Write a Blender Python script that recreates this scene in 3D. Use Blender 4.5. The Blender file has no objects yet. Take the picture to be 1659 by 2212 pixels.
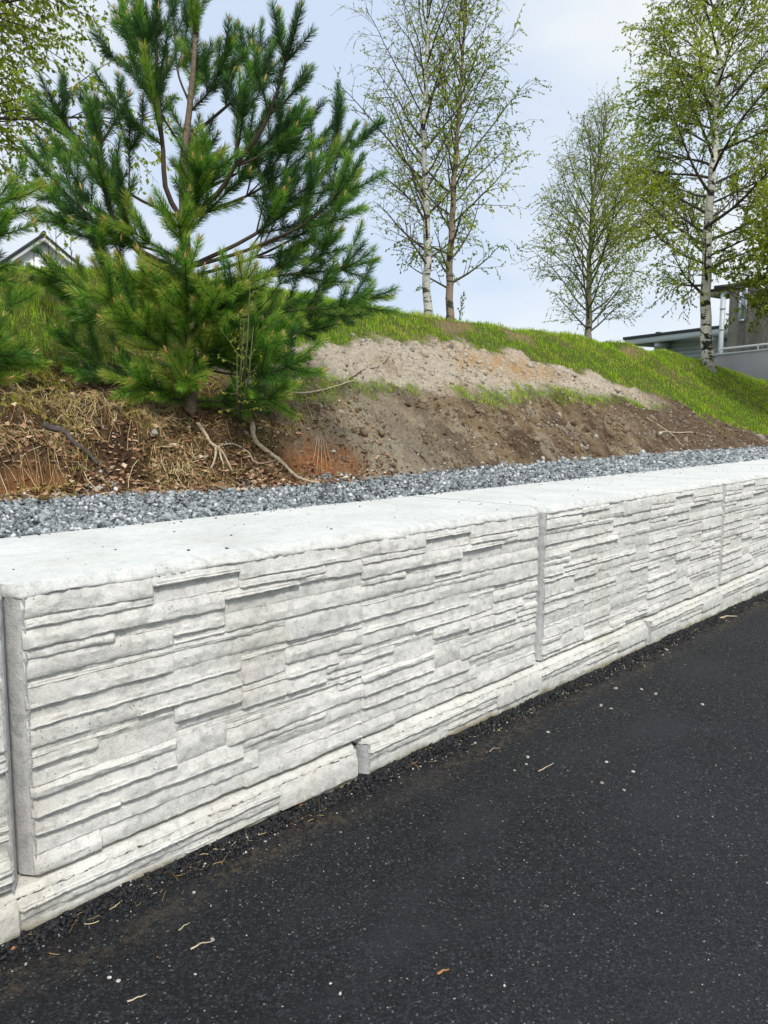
import bpy, math, random
import numpy as np
from mathutils import Matrix, Vector
R = math.radians
random.seed(7)
rng = np.random.default_rng(11)
col = bpy.context.scene.collection
sc = bpy.context.scene

# ------------------------------------------------------------------ camera
FPX, CX, CY = 1662.0, 829.5, 1106.0          # focal length in units of a 1659 x 2212 picture
TH, AL = R(6.76), R(42.6)
CAM = np.array([0.0, -2.24, 1.525])
FH = np.array([math.cos(AL), math.sin(AL), 0.0])
RT = np.array([math.sin(AL), -math.cos(AL), 0.0])
UP = np.array([0, 0, 1.0])
FW = FH * math.cos(TH) - UP * math.sin(TH)
UU = UP * math.cos(TH) + FH * math.sin(TH)
cd = bpy.data.cameras.new('camera')
cam = bpy.data.objects.new('camera', cd)
col.objects.link(cam)
cd.sensor_fit = 'VERTICAL'
cd.sensor_height = 24.0
cd.lens = FPX / 2212 * 24.0
cd.clip_start = 0.05
cd.clip_end = 2000
cam.matrix_world = Matrix(((RT[0], UU[0], -FW[0], CAM[0]), (RT[1], UU[1], -FW[1], CAM[1]), (RT[2], UU[2], -FW[2], CAM[2]), (0, 0, 0, 1)))
sc.camera = cam

# ------------------------------------------------------------------ sky, sun, exposure
SUN_EL, SUN_ROT = 52, 205
world = bpy.data.worlds.new('World')
sc.world = world
world.use_nodes = True
nt = world.node_tree
nt.nodes.clear()
wo = nt.nodes.new('ShaderNodeOutputWorld')
bg = nt.nodes.new('ShaderNodeBackground')
sky = nt.nodes.new('ShaderNodeTexSky')
sky.sky_type = 'NISHITA'
sky.sun_disc = False
sky.sun_elevation = R(SUN_EL)
sky.sun_rotation = R(SUN_ROT)
tc = nt.nodes.new('ShaderNodeTexCoord')
mp = nt.nodes.new('ShaderNodeMapping')
mp.inputs['Scale'].default_value = (1, 1, 2.2)
n1 = nt.nodes.new('ShaderNodeTexNoise')
n1.inputs['Scale'].default_value = 2.3
n1.inputs['Detail'].default_value = 5
n1.inputs['Roughness'].default_value = 0.45
cr = nt.nodes.new('ShaderNodeValToRGB')
cr.color_ramp.elements[0].position = 0.38
cr.color_ramp.elements[0].color = (6.2, 7.3, 9.0, 1)
cr.color_ramp.elements[1].position = 0.60
cr.color_ramp.elements[1].color = (8.9, 9.2, 9.3, 1)
mx = nt.nodes.new('ShaderNodeMix')
mx.data_type = 'RGBA'
mx.inputs[0].default_value = 0.9
L = nt.links.new
L(tc.outputs['Generated'], mp.inputs[0]); L(mp.outputs[0], n1.inputs['Vector']); L(n1.outputs[0], cr.inputs[0])
L(sky.outputs[0], mx.inputs[6]); L(cr.outputs[0], mx.inputs[7]); L(mx.outputs[2], bg.inputs[0]); L(bg.outputs[0], wo.inputs[0])
bg.inputs[1].default_value = 0.1
sd = bpy.data.lights.new('sun', 'SUN')
sd.energy = 2.8
sd.angle = R(12)
sd.color = (1, 0.96, 0.9)
sun = bpy.data.objects.new('sun', sd)
col.objects.link(sun)
# the sky's sun_rotation turns clockwise from +Y
az = R(SUN_ROT)
sdir = Vector((math.sin(az) * math.cos(R(SUN_EL)), math.cos(az) * math.cos(R(SUN_EL)), math.sin(R(SUN_EL))))
sun.rotation_euler = sdir.to_track_quat('Z', 'Y').to_euler()
sc.view_settings.view_transform = 'Standard'
sc.view_settings.look = 'None'
sc.view_settings.exposure = 0.15
sc.view_settings.gamma = 1.0
sc.view_settings.use_curve_mapping = False

# ------------------------------------------------------------------ geometry helpers
def ray(px, py):
    return FW + RT * ((px - CX) / FPX) + UU * ((CY - py) / FPX)
def atd(px, py, depth):                       # the world point seen there, at that distance
    return CAM + ray(px, py) * depth
def onz(px, py, z):
    r = ray(px, py)
    return CAM + r * ((z - CAM[2]) / r[2])

def hsh(ix, iy, iz, s):
    h = (ix.astype(np.int64) * 374761393 + iy.astype(np.int64) * 668265263 + iz.astype(np.int64) * 2147483647 + s * 974634777) & 0xffffffff
    h = ((h ^ (h >> 13)) * 1274126177) & 0xffffffff
    h = h ^ (h >> 16)
    return (h & 0xffff) / 65535.0
def vn(x, y, z=None, s=0):                    # value noise in 0..1
    x = np.asarray(x, float); y = np.asarray(y, float)
    z = np.zeros_like(x) if z is None else np.asarray(z, float)
    ix, iy, iz = np.floor(x), np.floor(y), np.floor(z)
    fx, fy, fz = x - ix, y - iy, z - iz
    fx, fy, fz = [f * f * (3 - 2 * f) for f in (fx, fy, fz)]
    o = 0
    for a in (0, 1):
        for b in (0, 1):
            for c in (0, 1):
                o = o + hsh(ix + a, iy + b, iz + c, s) * (fx if a else 1 - fx) * (fy if b else 1 - fy) * (fz if c else 1 - fz)
    return o
def fbm(x, y, z=None, s=0, o=4, g=0.5):
    t = 0; a = 1; n = 0
    z = np.zeros_like(np.asarray(x, float)) if z is None else z
    for i in range(o):
        t = t + a * vn(x * 2 ** i + i * 7.3, y * 2 ** i + i * 3.1, z * 2 ** i, s + i); n += a; a *= g
    return t / n
def sstep(a, b, x):
    t = np.clip((x - a) / (b - a), 0, 1)
    return t * t * (3 - 2 * t)

def build(name, V, faces, mat=None, parent=None, smooth=False, tint=None, colour=None, uvs=None):
    """faces: list of integer arrays (n, k)"""
    V = np.asarray(V, np.float32)
    me = bpy.data.meshes.new(name)
    me.vertices.add(len(V))
    me.vertices.foreach_set('co', V.ravel())
    faces = [np.asarray(f, np.int32) for f in faces if len(f)]
    loops = np.concatenate([f.ravel() for f in faces])
    tot = np.concatenate([np.full(len(f), f.shape[1], np.int32) for f in faces])
    st = np.concatenate([[0], np.cumsum(tot)[:-1]]).astype(np.int32)
    me.loops.add(len(loops)); me.loops.foreach_set('vertex_index', loops)
    me.polygons.add(len(tot)); me.polygons.foreach_set('loop_start', st); me.polygons.foreach_set('loop_total', tot)
    if smooth:
        me.polygons.foreach_set('use_smooth', np.ones(len(tot), bool))
    if tint is not None:
        a = me.attributes.new('tint', 'FLOAT', 'POINT'); a.data.foreach_set('value', np.asarray(tint, np.float32))
    if colour is not None:
        a = me.attributes.new('soil', 'FLOAT_COLOR', 'POINT')
        a.data.foreach_set('color', np.concatenate([colour, np.ones((len(colour), 1))], 1).astype(np.float32).ravel())
    me.update(calc_edges=True)
    me.validate()
    if mat: me.materials.append(mat)
    ob = bpy.data.objects.new(name, me)
    col.objects.link(ob)
    if parent: ob.parent = parent
    return ob

def tag(o, label=None, cat=None, group=None, kind=None):
    if label: o['label'] = label
    if cat: o['category'] = cat
    if group: o['group'] = group
    if kind: o['kind'] = kind
    return o
def empty(name, loc=(0, 0, 0), rz=0):
    o = bpy.data.objects.new(name, None)
    o.empty_display_size = 0.2
    col.objects.link(o)
    o.location = loc
    o.rotation_euler = (0, 0, rz)
    return o
def rehome(ch, root):                         # world-space mesh under a thing placed at its base
    ch.parent = root
    bpy_inv = Matrix.LocRotScale(root.location, root.rotation_euler, None).inverted()
    ch.matrix_parent_inverse = bpy_inv
    return ch

class MB:
    """collects boxes, tubes and free faces for ONE mesh"""
    def __init__(s): s.v = []; s.f = {}; s.n = 0; s.t = []
    def add(s, V, faces, tint=0.5):
        V = np.asarray(V, float)
        s.v.append(V)
        for f in faces:
            f = np.asarray(f)
            if len(f): s.f.setdefault(f.shape[1], []).append(f + s.n)
        s.n += len(V)
        s.t.append(np.full(len(V), tint) if np.isscalar(tint) else np.asarray(tint))
    def box(s, a, b, tint=0.5, M=None, bev=0):
        x0, y0, z0 = a; x1, y1, z1 = b
        V = np.array([[x, y, z] for z in (z0, z1) for y in (y0, y1) for x in (x0, x1)], float)
        if M is not None: V = V @ M[0].T + M[1]
        s.add(V, [[[0, 2, 3, 1], [4, 5, 7, 6], [0, 1, 5, 4], [2, 6, 7, 3], [0, 4, 6, 2], [1, 3, 7, 5]]], tint)
    def tube(s, P, r, k=6, tint=0.5, cap=True):
        P = np.asarray(P, float); n = len(P)
        r = np.broadcast_to(np.asarray(r, float), (n,))
        T = np.gradient(P, axis=0); T /= np.linalg.norm(T, axis=1)[:, None] + 1e-12
        m = T.mean(0)
        ref = np.array([0, 0, 1.0]) if abs(m[2]) < 0.8 * np.linalg.norm(m) + 1e-9 else np.array([1.0, 0.3, 0])
        A = np.cross(T, ref); A /= np.linalg.norm(A, axis=1)[:, None] + 1e-9
        B = np.cross(T, A)
        an = np.linspace(0, 2 * np.pi, k, endpoint=False)
        V = P[:, None] + r[:, None, None] * (A[:, None] * np.cos(an)[None, :, None] + B[:, None] * np.sin(an)[None, :, None])
        V = V.reshape(-1, 3)
        i = np.arange(n - 1)[:, None] * k; j = np.arange(k)[None]; j2 = (j + 1) % k
        F = np.stack([i + j, i + j2, i + k + j2, i + k + j], -1).reshape(-1, 4)
        fs = [F]
        s.add(V, fs, tint)
        if cap and k >= 5:
            s.f.setdefault(k, []).append(np.array([np.arange(k)[::-1] + s.n - n * k])) 
            s.f.setdefault(k, []).append(np.array([np.arange(k) + s.n - k]))
    def build(s, name, mat, parent=None, smooth=False):
        return build(name, np.concatenate(s.v), [np.concatenate(x) for x in s.f.values()], mat, parent, smooth, tint=np.concatenate(s.t))

def bez(P, n=12):
    """smooth polyline through the control points"""
    P = np.asarray(P, float); m = len(P)
    if m == 2: return P[0] + (P[1] - P[0]) * np.linspace(0, 1, n)[:, None]
    d = np.r_[0, np.cumsum(np.linalg.norm(np.diff(P, axis=0), axis=1))]
    d /= d[-1]
    T = np.gradient(P, d, axis=0)
    t = np.linspace(0, 1, n)
    k = np.clip(np.searchsorted(d, t) - 1, 0, m - 2)
    h = (d[k + 1] - d[k]); u = (t - d[k]) / h
    u = u[:, None]; h = h[:, None]
    return (2 * u**3 - 3 * u**2 + 1) * P[k] + (u**3 - 2 * u**2 + u) * h * T[k] + (-2 * u**3 + 3 * u**2) * P[k + 1] + (u**3 - u**2) * h * T[k + 1]

# ------------------------------------------------------------------ materials
class NT:
    def __init__(s, name):
        s.m = bpy.data.materials.new(name); s.m.use_nodes = True
        s.t = s.m.node_tree; s.t.nodes.clear()
        s.o = s.n('ShaderNodeOutputMaterial'); s.b = s.n('ShaderNodeBsdfPrincipled')
        s.l(s.b.outputs[0], s.o.inputs[0])
    def n(s, t, **k):
        x = s.t.nodes.new(t)
        for a, b in k.items(): setattr(x, a, b)
        return x
    def l(s, a, b): s.t.links.new(a, b)
    def pos(s, scale=(1, 1, 1), coord='pos', rot=(0, 0, 0)):
        m = s.n('ShaderNodeMapping'); m.inputs['Scale'].default_value = scale; m.inputs['Rotation'].default_value = rot
        if coord == 'pos': s.l(s.n('ShaderNodeNewGeometry').outputs['Position'], m.inputs[0])
        else: s.l(s.n('ShaderNodeTexCoord').outputs['Object'], m.inputs[0])
        return m.outputs[0]
    def noise(s, v, scale, detail=4, rough=0.55):
        x = s.n('ShaderNodeTexNoise'); x.inputs['Scale'].default_value = scale; x.inputs['Detail'].default_value = detail
        x.inputs['Roughness'].default_value = rough; s.l(v, x.inputs['Vector']); return x.outputs[0]
    def vor(s, v, scale, feature='F1', out=0, rnd=1):
        x = s.n('ShaderNodeTexVoronoi', feature=feature); x.inputs['Scale'].default_value = scale; x.inputs['Randomness'].default_value = rnd
        s.l(v, x.inputs['Vector']); return x.outputs[out]
    def ramp(s, v, st):
        x = s.n('ShaderNodeValToRGB'); e = x.color_ramp.elements
        while len(e) < len(st): e.new(0.5)
        for i, (p, c) in enumerate(st):
            e[i].position = p; e[i].color = (c, c, c, 1) if np.isscalar(c) else (*c, 1)
        s.l(v, x.inputs[0]); return x.outputs[0]
    def mix(s, f, a, b, mode='MIX'):
        x = s.n('ShaderNodeMix', data_type='RGBA', blend_type=mode)
        for k, v in ((0, f), (6, a), (7, b)):
            if hasattr(v, 'is_linked') or hasattr(v, 'links'): s.l(v, x.inputs[k])
            elif k == 0: x.inputs[0].default_value = v
            else: x.inputs[k].default_value = (*v, 1) if not np.isscalar(v) else (v, v, v, 1)
        return x.outputs[2]
    def math(s, op, a, b=0.5):
        x = s.n('ShaderNodeMath', operation=op)
        for k, v in ((0, a), (1, b)):
            if hasattr(v, 'links'): s.l(v, x.inputs[k])
            else: x.inputs[k].default_value = v
        return x.outputs[0]
    def bump(s, h, strength=0.5, dist=0.01, prev=None):
        x = s.n('ShaderNodeBump'); x.inputs['Strength'].default_value = strength; x.inputs['Distance'].default_value = dist
        s.l(h, x.inputs['Height'])
        if prev is not None: s.l(prev, x.inputs['Normal'])
        s.l(x.outputs[0], s.b.inputs['Normal']); return x.outputs[0]
    def attr(s, name, out='Fac'):
        x = s.n('ShaderNodeAttribute'); x.attribute_name = name; return x.outputs[out]
    def sep(s, v):
        x = s.n('ShaderNodeSeparateXYZ'); s.l(v, x.inputs[0]); return x.outputs
    def fin(s, colour=None, rough=0.8, spec=0.3):
        if colour is not None:
            if hasattr(colour, 'links'): s.l(colour, s.b.inputs['Base Color'])
            else: s.b.inputs['Base Color'].default_value = (*colour, 1)
        if hasattr(rough, 'links'): s.l(rough, s.b.inputs['Roughness'])
        else: s.b.inputs['Roughness'].default_value = rough
        s.b.inputs['Specular IOR Level'].default_value = spec
        return s.m

def plain(name, c, rough=0.7, spec=0.3, var=0.12, scale=8):
    t = NT(name); v = t.pos()
    c = np.array(c)
    k = t.ramp(t.noise(v, scale, 5), [(0.25, tuple(c * (1 - var))), (0.75, tuple(np.minimum(c * (1 + var), 1)))])
    t.bump(t.noise(v, scale * 12, 3), 0.25, 0.004)
    return t.fin(k, rough, spec)

def leafy(name, stops, trans=0.35, rough=0.5, spec=0.4):
    t = NT(name)
    c = t.ramp(t.attr('tint'), stops)
    t.fin(c, rough, spec)
    tr = t.n('ShaderNodeBsdfTranslucent'); t.l(c, tr.inputs[0])
    mxs = t.n('ShaderNodeMixShader'); mxs.inputs[0].default_value = trans
    t.l(t.b.outputs[0], mxs.inputs[1]); t.l(tr.outputs[0], mxs.inputs[2]); t.l(mxs.outputs[0], t.o.inputs[0])
    return t.m

def tinted(name, stops, rough=0.85, spec=0.2, bumpscale=None):
    t = NT(name)
    c = t.ramp(t.attr('tint'), stops)
    if bumpscale:
        v = t.pos()
        c = t.mix(0.6, c, t.ramp(t.noise(v, bumpscale, 4), [(0.3, 0.45), (0.75, 1.0)]), 'MULTIPLY')
        t.bump(t.noise(v, bumpscale * 2, 3), 0.6, 0.004)
    return t.fin(c, rough, spec)

def concrete(name, a, b, stain, stainpos=(0.52, 0.72), pits=1.0, low=None, fine=1.0):
    t = NT(name); v = t.pos()
    c = t.ramp(t.noise(v, 3.1, 6, 0.6), [(0.3, a), (0.7, b)])
    c = t.mix(t.ramp(t.noise(t.pos((1, 1, 0.45)), 1.9, 5, 0.6), [(stainpos[0], 0.0), (stainpos[1], 0.75)]), c, stain)
    sp = t.noise(v, 160, 3, 0.7)
    c = t.mix(0.55 * fine, c, t.ramp(sp, [(0.3, 0.62), (0.52, 1.0)]), 'MULTIPLY')
    gr = t.noise(v, 26, 6, 0.75)
    c = t.mix(0.8 * fine, c, t.ramp(gr, [(0.32, 0.60), (0.52, 1.0)]), 'MULTIPLY')
    pd = t.vor(v, 55)
    pm = t.math('MULTIPLY', t.math('LESS_THAN', pd, 0.16), t.ramp(t.noise(v, 9, 3), [(0.55, 0.0), (0.62, 1.0)]))
    c = t.mix(t.math('MULTIPLY', pm, 0.65 * pits), c, (0.09, 0.085, 0.075))
    if low is not None:
        z = t.sep(t.n('ShaderNodeNewGeometry').outputs['Position'])[2]
        x = t.sep(t.n('ShaderNodeNewGeometry').outputs['Position'])[0]
        zz = t.math('ADD', z, t.math('MULTIPLY', x, 0.0185))
        zz = t.math('ADD', zz, t.math('MULTIPLY', t.noise(v, 7, 4), -0.085))
        c = t.mix(t.ramp(zz, [(0.0, 0.95), (0.03, 0.0)]), c, low)
    b1 = t.bump(t.noise(v, 22, 7, 0.7), 0.55, 0.012)
    t.bump(t.math('SUBTRACT', t.noise(v, 190, 3, 0.7), t.math('MULTIPLY', pm, 0.8)), 0.55, 0.004, b1)
    return t.fin(c, 0.88, 0.2)

M = {}
M['block'] = concrete('cast_concrete', (0.56, 0.565, 0.54), (0.74, 0.74, 0.705), (0.60, 0.585, 0.53))
M['stone'] = concrete('cast_ledge', (0.59, 0.585, 0.545), (0.79, 0.78, 0.725), (0.60, 0.575, 0.51))
M['base'] = concrete('cast_base', (0.60, 0.59, 0.54), (0.75, 0.74, 0.69), (0.60, 0.56, 0.46), low=(0.26, 0.23, 0.14))
M['top'] = concrete('smooth_top', (0.60, 0.615, 0.595), (0.72, 0.73, 0.705), (0.58, 0.58, 0.54), pits=0.7, fine=0.55)
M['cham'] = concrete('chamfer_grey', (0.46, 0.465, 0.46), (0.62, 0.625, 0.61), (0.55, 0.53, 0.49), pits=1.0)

def m_asphalt():
    t = NT('asphalt'); v = t.pos()
    big = t.noise(v, 0.9, 5, 0.6)
    xs = t.sep(v)
    c = t.ramp(big, [(0.35, (0.0075, 0.0085, 0.011)), (0.68, (0.020, 0.0215, 0.026))])
    cell = t.n('ShaderNodeTexVoronoi'); cell.inputs['Scale'].default_value = 115; t.l(v, cell.inputs['Vector'])
    g = t.sep(cell.outputs['Color'])
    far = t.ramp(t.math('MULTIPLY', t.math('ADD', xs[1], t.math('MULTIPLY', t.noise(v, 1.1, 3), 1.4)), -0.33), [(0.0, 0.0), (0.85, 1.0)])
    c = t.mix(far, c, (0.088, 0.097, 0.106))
    c = t.mix(t.ramp(g[0], [(0.35, 0.0), (1.0, 0.75)]), c, (0.075, 0.082, 0.09))
    c = t.mix(t.ramp(cell.outputs['Distance'], [(0.34, 0.0), (0.62, 0.6)]), c, (0.002, 0.002, 0.0025))  # gaps between stones blackened: bitumen, plus their shade painted into the colour
    # pale aggregate
    sp = t.n('ShaderNodeTexVoronoi'); sp.inputs['Scale'].default_value = 75; t.l(v, sp.inputs['Vector'])
    ss = t.sep(sp.outputs['Color'])
    m1 = t.math('MULTIPLY', t.math('GREATER_THAN', ss[0], 0.955), t.math('LESS_THAN', sp.outputs['Distance'], 0.27))
    c = t.mix(m1, c, t.mix(ss[1], (0.10, 0.10, 0.10), (0.5, 0.49, 0.46)))
    s2 = t.n('ShaderNodeTexVoronoi'); s2.inputs['Scale'].default_value = 190; t.l(v, s2.inputs['Vector'])
    s3 = t.sep(s2.outputs['Color'])
    c = t.mix(t.math('MULTIPLY', t.math('GREATER_THAN', s3[0], 0.982), 0.8), c, (0.22, 0.22, 0.22))
    # a dusty band of brown dirt beside the wall, and faint worn tracks
    y = t.math('ADD', xs[1], t.math('MULTIPLY', t.noise(v, 1.3, 4), 0.30))
    band = t.ramp(t.math('ADD', y, 0.9), [(0.76, 0.0), (0.82, 1.0), (0.87, 0.9), (0.94, 0.0)])
    dm = t.math('MULTIPLY', band, t.ramp(t.noise(v, 30, 5, 0.75), [(0.45, 0.0), (0.68, 1.0)]))
    dm = t.math('MULTIPLY', dm, t.ramp(t.noise(v, 2.2, 3), [(0.3, 0.35), (0.55, 1.0)]))
    c = t.mix(dm, c, (0.15, 0.11, 0.07))
    wr = t.ramp(t.noise(t.pos((0.7, 1.2, 1), rot=(0, 0, R(-25))), 1.9, 4), [(0.52, 0.0), (0.68, 0.65)])
    c = t.mix(wr, c, (0.038, 0.041, 0.046))
    h = t.math('ADD', t.math('MULTIPLY', t.ramp(cell.outputs['Distance'], [(0, 1.0), (0.75, 0.0)]), 0.8), t.noise(v, 320, 3, 0.6))
    b1 = t.bump(t.noise(v, 60, 5, 0.75), 1.0, 0.02)
    t.bump(h, 1.0, 0.010, b1)
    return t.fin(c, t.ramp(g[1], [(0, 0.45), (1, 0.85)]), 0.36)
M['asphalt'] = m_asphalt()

def m_soil():
    t = NT('soil'); v = t.pos()
    c = t.attr('soil', 'Color')
    n = t.noise(v, 26, 7, 0.72)
    c = t.mix(0.85, c, t.ramp(n, [(0.28, 0.45), (0.5, 0.95), (0.72, 1.35)]), 'MULTIPLY')
    cell = t.n('ShaderNodeTexVoronoi'); cell.inputs['Scale'].default_value = 38; t.l(v, cell.inputs['Vector'])
    s = t.sep(cell.outputs['Color'])
    m = t.math('MULTIPLY', t.math('GREATER_THAN', s[0], 0.86), t.math('LESS_THAN', cell.outputs['Distance'], 0.33))
    c = t.mix(t.math('MULTIPLY', m, 0.7), c, t.mix(s[1], (0.20, 0.18, 0.15), (0.52, 0.49, 0.43)))
    b1 = t.bump(t.noise(v, 14, 7, 0.7), 1.0, 0.05)
    t.bump(t.math('ADD', t.noise(v, 90, 5, 0.7), t.math('MULTIPLY', m, 0.5)), 1.0, 0.014, b1)
    return t.fin(c, 0.95, 0.1)
M['soil'] = m_soil()
M['gravel'] = tinted('crushed_stone', [(0, (0.08, 0.09, 0.095)), (0.40, (0.26, 0.295, 0.31)), (0.8, (0.52, 0.56, 0.57)), (1, (0.78, 0.80, 0.80))], 0.75, 0.35, 60)
M['pebble'] = tinted('field_stone', [(0, (0.16, 0.14, 0.12)), (0.5, (0.36, 0.33, 0.29)), (1, (0.62, 0.60, 0.55))], 0.85, 0.2, 40)
M['crumb'] = tinted('asphalt_crumb', [(0, (0.008, 0.009, 0.01)), (0.7, (0.03, 0.03, 0.032)), (0.86, (0.12, 0.11, 0.10)), (1, (0.55, 0.53, 0.49))], 0.7, 0.3)
M['straw'] = tinted('dry_straw', [(0, (0.15, 0.08, 0.035)), (0.45, (0.36, 0.23, 0.10)), (0.8, (0.60, 0.45, 0.21)), (1, (0.75, 0.64, 0.38))], 0.75, 0.25)
M['litter'] = tinted('dead_leaf', [(0, (0.09, 0.045, 0.025)), (0.5, (0.30, 0.155, 0.085)), (0.85, (0.50, 0.33, 0.21)), (1, (0.66, 0.54, 0.38))], 0.8, 0.2)
M['grass'] = leafy('grass_blade', [(0, (0.64, 0.52, 0.20)), (0.18, (0.56, 0.58, 0.06)), (0.45, (0.36, 0.58, 0.014)), (1, (0.18, 0.44, 0.014))], 0.4, 0.6, 0.2)
M['needle'] = leafy('pine_needle', [(0, (0.015, 0.05, 0.022)), (0.35, (0.042, 0.14, 0.03)), (0.62, (0.12, 0.31, 0.03)), (0.92, (0.30, 0.56, 0.05)), (1, (0.50, 0.42, 0.10))], 0.32, 0.38, 0.5)
M['leaf_birch'] = leafy('birch_leaf', [(0, (0.09, 0.16, 0.018)), (0.5, (0.32, 0.43, 0.02)), (1, (0.55, 0.60, 0.06))], 0.55)
M['leaf_dark'] = leafy('dark_leaf', [(0, (0.06, 0.09, 0.014)), (0.5, (0.19, 0.26, 0.014)), (1, (0.36, 0.42, 0.03))], 0.4)
M['bud'] = plain('pine_bud', (0.62, 0.33, 0.17), 0.6, 0.3, 0.25, 90)
M['wood'] = plain('pine_bark', (0.19, 0.145, 0.105), 0.9, 0.15, 0.5, 45)
M['shoot'] = plain('pine_shoot_bark', (0.085, 0.062, 0.042), 0.85, 0.2, 0.3, 60)
M['twig'] = plain('twig_bark', (0.085, 0.066, 0.055), 0.85, 0.2, 0.3, 40)
M['twig_green'] = plain('young_twig_bark', (0.10, 0.105, 0.05), 0.85, 0.2, 0.3, 40)
M['root'] = plain('root_bark', (0.46, 0.38, 0.27), 0.9, 0.15, 0.35, 30)
M['deadwood'] = plain('dead_wood', (0.085, 0.072, 0.062), 0.9, 0.2, 0.6, 25)
M['leaf_yellow'] = plain('yellow_leaf', (0.62, 0.42, 0.16), 0.7, 0.2, 0.25, 60)
M['leaf_orange'] = plain('orange_leaf', (0.36, 0.17, 0.08), 0.7, 0.2, 0.25, 60)

def m_birch(name, white, sc2, moss):
    t = NT(name); v = t.pos()
    c = t.ramp(t.noise(v, 5, 4), [(0.3, tuple(np.array(white) * 0.8)), (0.7, white)])
    fine = t.ramp(t.noise(t.pos((6, 6, 60)), 1.2, 4, 0.7), [(0.30, 0.0), (0.42, 1.0)])
    c = t.mix(0.75, c, fine, 'MULTIPLY')
    pat = t.ramp(t.noise(t.pos((2.0, 2.0, 4.6)), sc2 * 1.3, 5, 0.72), [(0.535, 0.0), (0.56, 1.0)])
    c = t.mix(pat, c, (0.022, 0.02, 0.018))
    if moss: c = t.mix(t.ramp(t.noise(t.pos((1, 1, 0.5)), 2.0, 3), [(0.45, 0.0), (0.7, moss)]), c, (0.16, 0.16, 0.07))
    t.bump(t.noise(t.pos((8, 8, 20)), 2, 5), 0.6, 0.015)
    return t.fin(c, 0.75, 0.25)
M['birch_white'] = m_birch('white_birch_bark', (0.66, 0.64, 0.60), 1.5, 0.35)
M['birch_brown'] = m_birch('brown_birch_bark', (0.34, 0.255, 0.19), 1.3, 0.35)
M['birch_big'] = m_birch('scarred_birch_bark', (0.74, 0.70, 0.62), 0.9, 0.4)
M['birch_grey'] = m_birch('grey_birch_bark', (0.26, 0.25, 0.19), 1.3, 0.7)

# ------------------------------------------------------------------ the lie of the land
def zw(x): return -0.004 * (x - 0.84)
COLS = {-350: [1115, (905, 48), (860, 20), (700, 28), (580, 26)],
 0: [1088, (905, 48), (860, 20), (700, 28), (580, 26)],
 200: [1073, (905, 48), (860, 22), (700, 28), (583, 26)],
 405: [1063, (915, 45), (870, 24), (720, 28), (600, 27)],
 600: [1052, (940, 42), (850, 32), (735, 29), (628, 28)],
 780: [1036, (945, 40), (845, 36), (735, 31), (657, 30)],
 920: [1024, (945, 38), (850, 36), (738, 32), (683, 31)],
 1000: [1018, (943, 37), (858, 35), (746, 32), (694, 31)],
 1080: [1012, (940, 36), (865, 34), (755, 33), (706, 32)],
 1150: [1006, (935, 35), (864, 34), (775, 33), (714, 32)],
 1220: [1000, (930, 34), (862, 34), (795, 33), (722, 33)],
 1349: [990, (930, 34), (872, 34), (828, 34), (741, 34)],
 1440: [982, (935, 34), (890, 34), (820, 35), (759, 34)],
 1521: [976, (930, 34), (880, 34), (825, 35), (781, 34)],
 1603: [971, (930, 32), (880, 34), (840, 34), (807, 34)],
 1659: [968, (930, 31), (885, 32), (850, 32), (823, 32)],
 1740: [964, (930, 29), (892, 29), (866, 29), (845, 29)],
 1850: [960, (935, 26), (905, 26), (880, 26), (865, 26)],
 2100: [950, (932, 22), (915, 22), (900, 22), (893, 22)]}
pts = []
for px, c in COLS.items():
    p = onz(px, c[0], 1.07)
    for _ in range(5): p = onz(px, c[0], 1.07 + zw(p[0]))
    pts.append(p)
    for py, s in c[1:]:
        r = ray(px, py); tt = math.tan(R(s))
        k = (p[2] + tt * (CAM[1] - p[1]) - CAM[2]) / (r[2] - tt * r[1])
        p = CAM + k * r; pts.append(p)
    d = (p - CAM)[:2]; d = d / np.linalg.norm(d)
    for dist, dz in ((1.2, -.12), (4, -.9), (10, -2.5)):
        pts.append(np.array([p[0] + d[0] * dist, p[1] + d[1] * dist, p[2] + dz]))
pts = np.array(pts)
TX = pts[:, :2]; nP = len(pts)
rr = np.linalg.norm(TX[:, None] - TX[None], axis=2)
A = np.zeros((nP + 3, nP + 3))
A[:nP, :nP] = rr * rr * np.log(rr + 1e-12) + 0.002 * np.eye(nP)
A[:nP, nP] = 1; A[:nP, nP + 1:] = TX; A[nP, :nP] = 1; A[nP + 1:, :nP] = TX.T
TW = np.linalg.solve(A, np.r_[pts[:, 2], 0, 0, 0])
def tps(x, y):
    x = np.asarray(x, float); q = np.stack([x.ravel(), np.asarray(y, float).ravel()], 1)
    out = np.empty(len(q))
    for i in range(0, len(q), 20000):
        a = q[i:i + 20000]
        r2 = ((a[:, None] - TX[None]) ** 2).sum(2)
        out[i:i + 20000] = (0.5 * r2 * np.log(r2 + 1e-12)) @ TW[:nP] + TW[nP] + a @ TW[nP + 1:]
    return out.reshape(x.shape)
TOEX = np.array([pts[i * 8][0] for i in range(len(COLS))]); TOEY = np.array([pts[i * 8][1] for i in range(len(COLS))])
GX = np.arange(-5, 60.01, 0.1); GY = np.arange(0.6, 16.01, 0.1)
gg = np.meshgrid(GX, GY, indexing='ij')
Z0 = tps(gg[0], gg[1])
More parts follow.
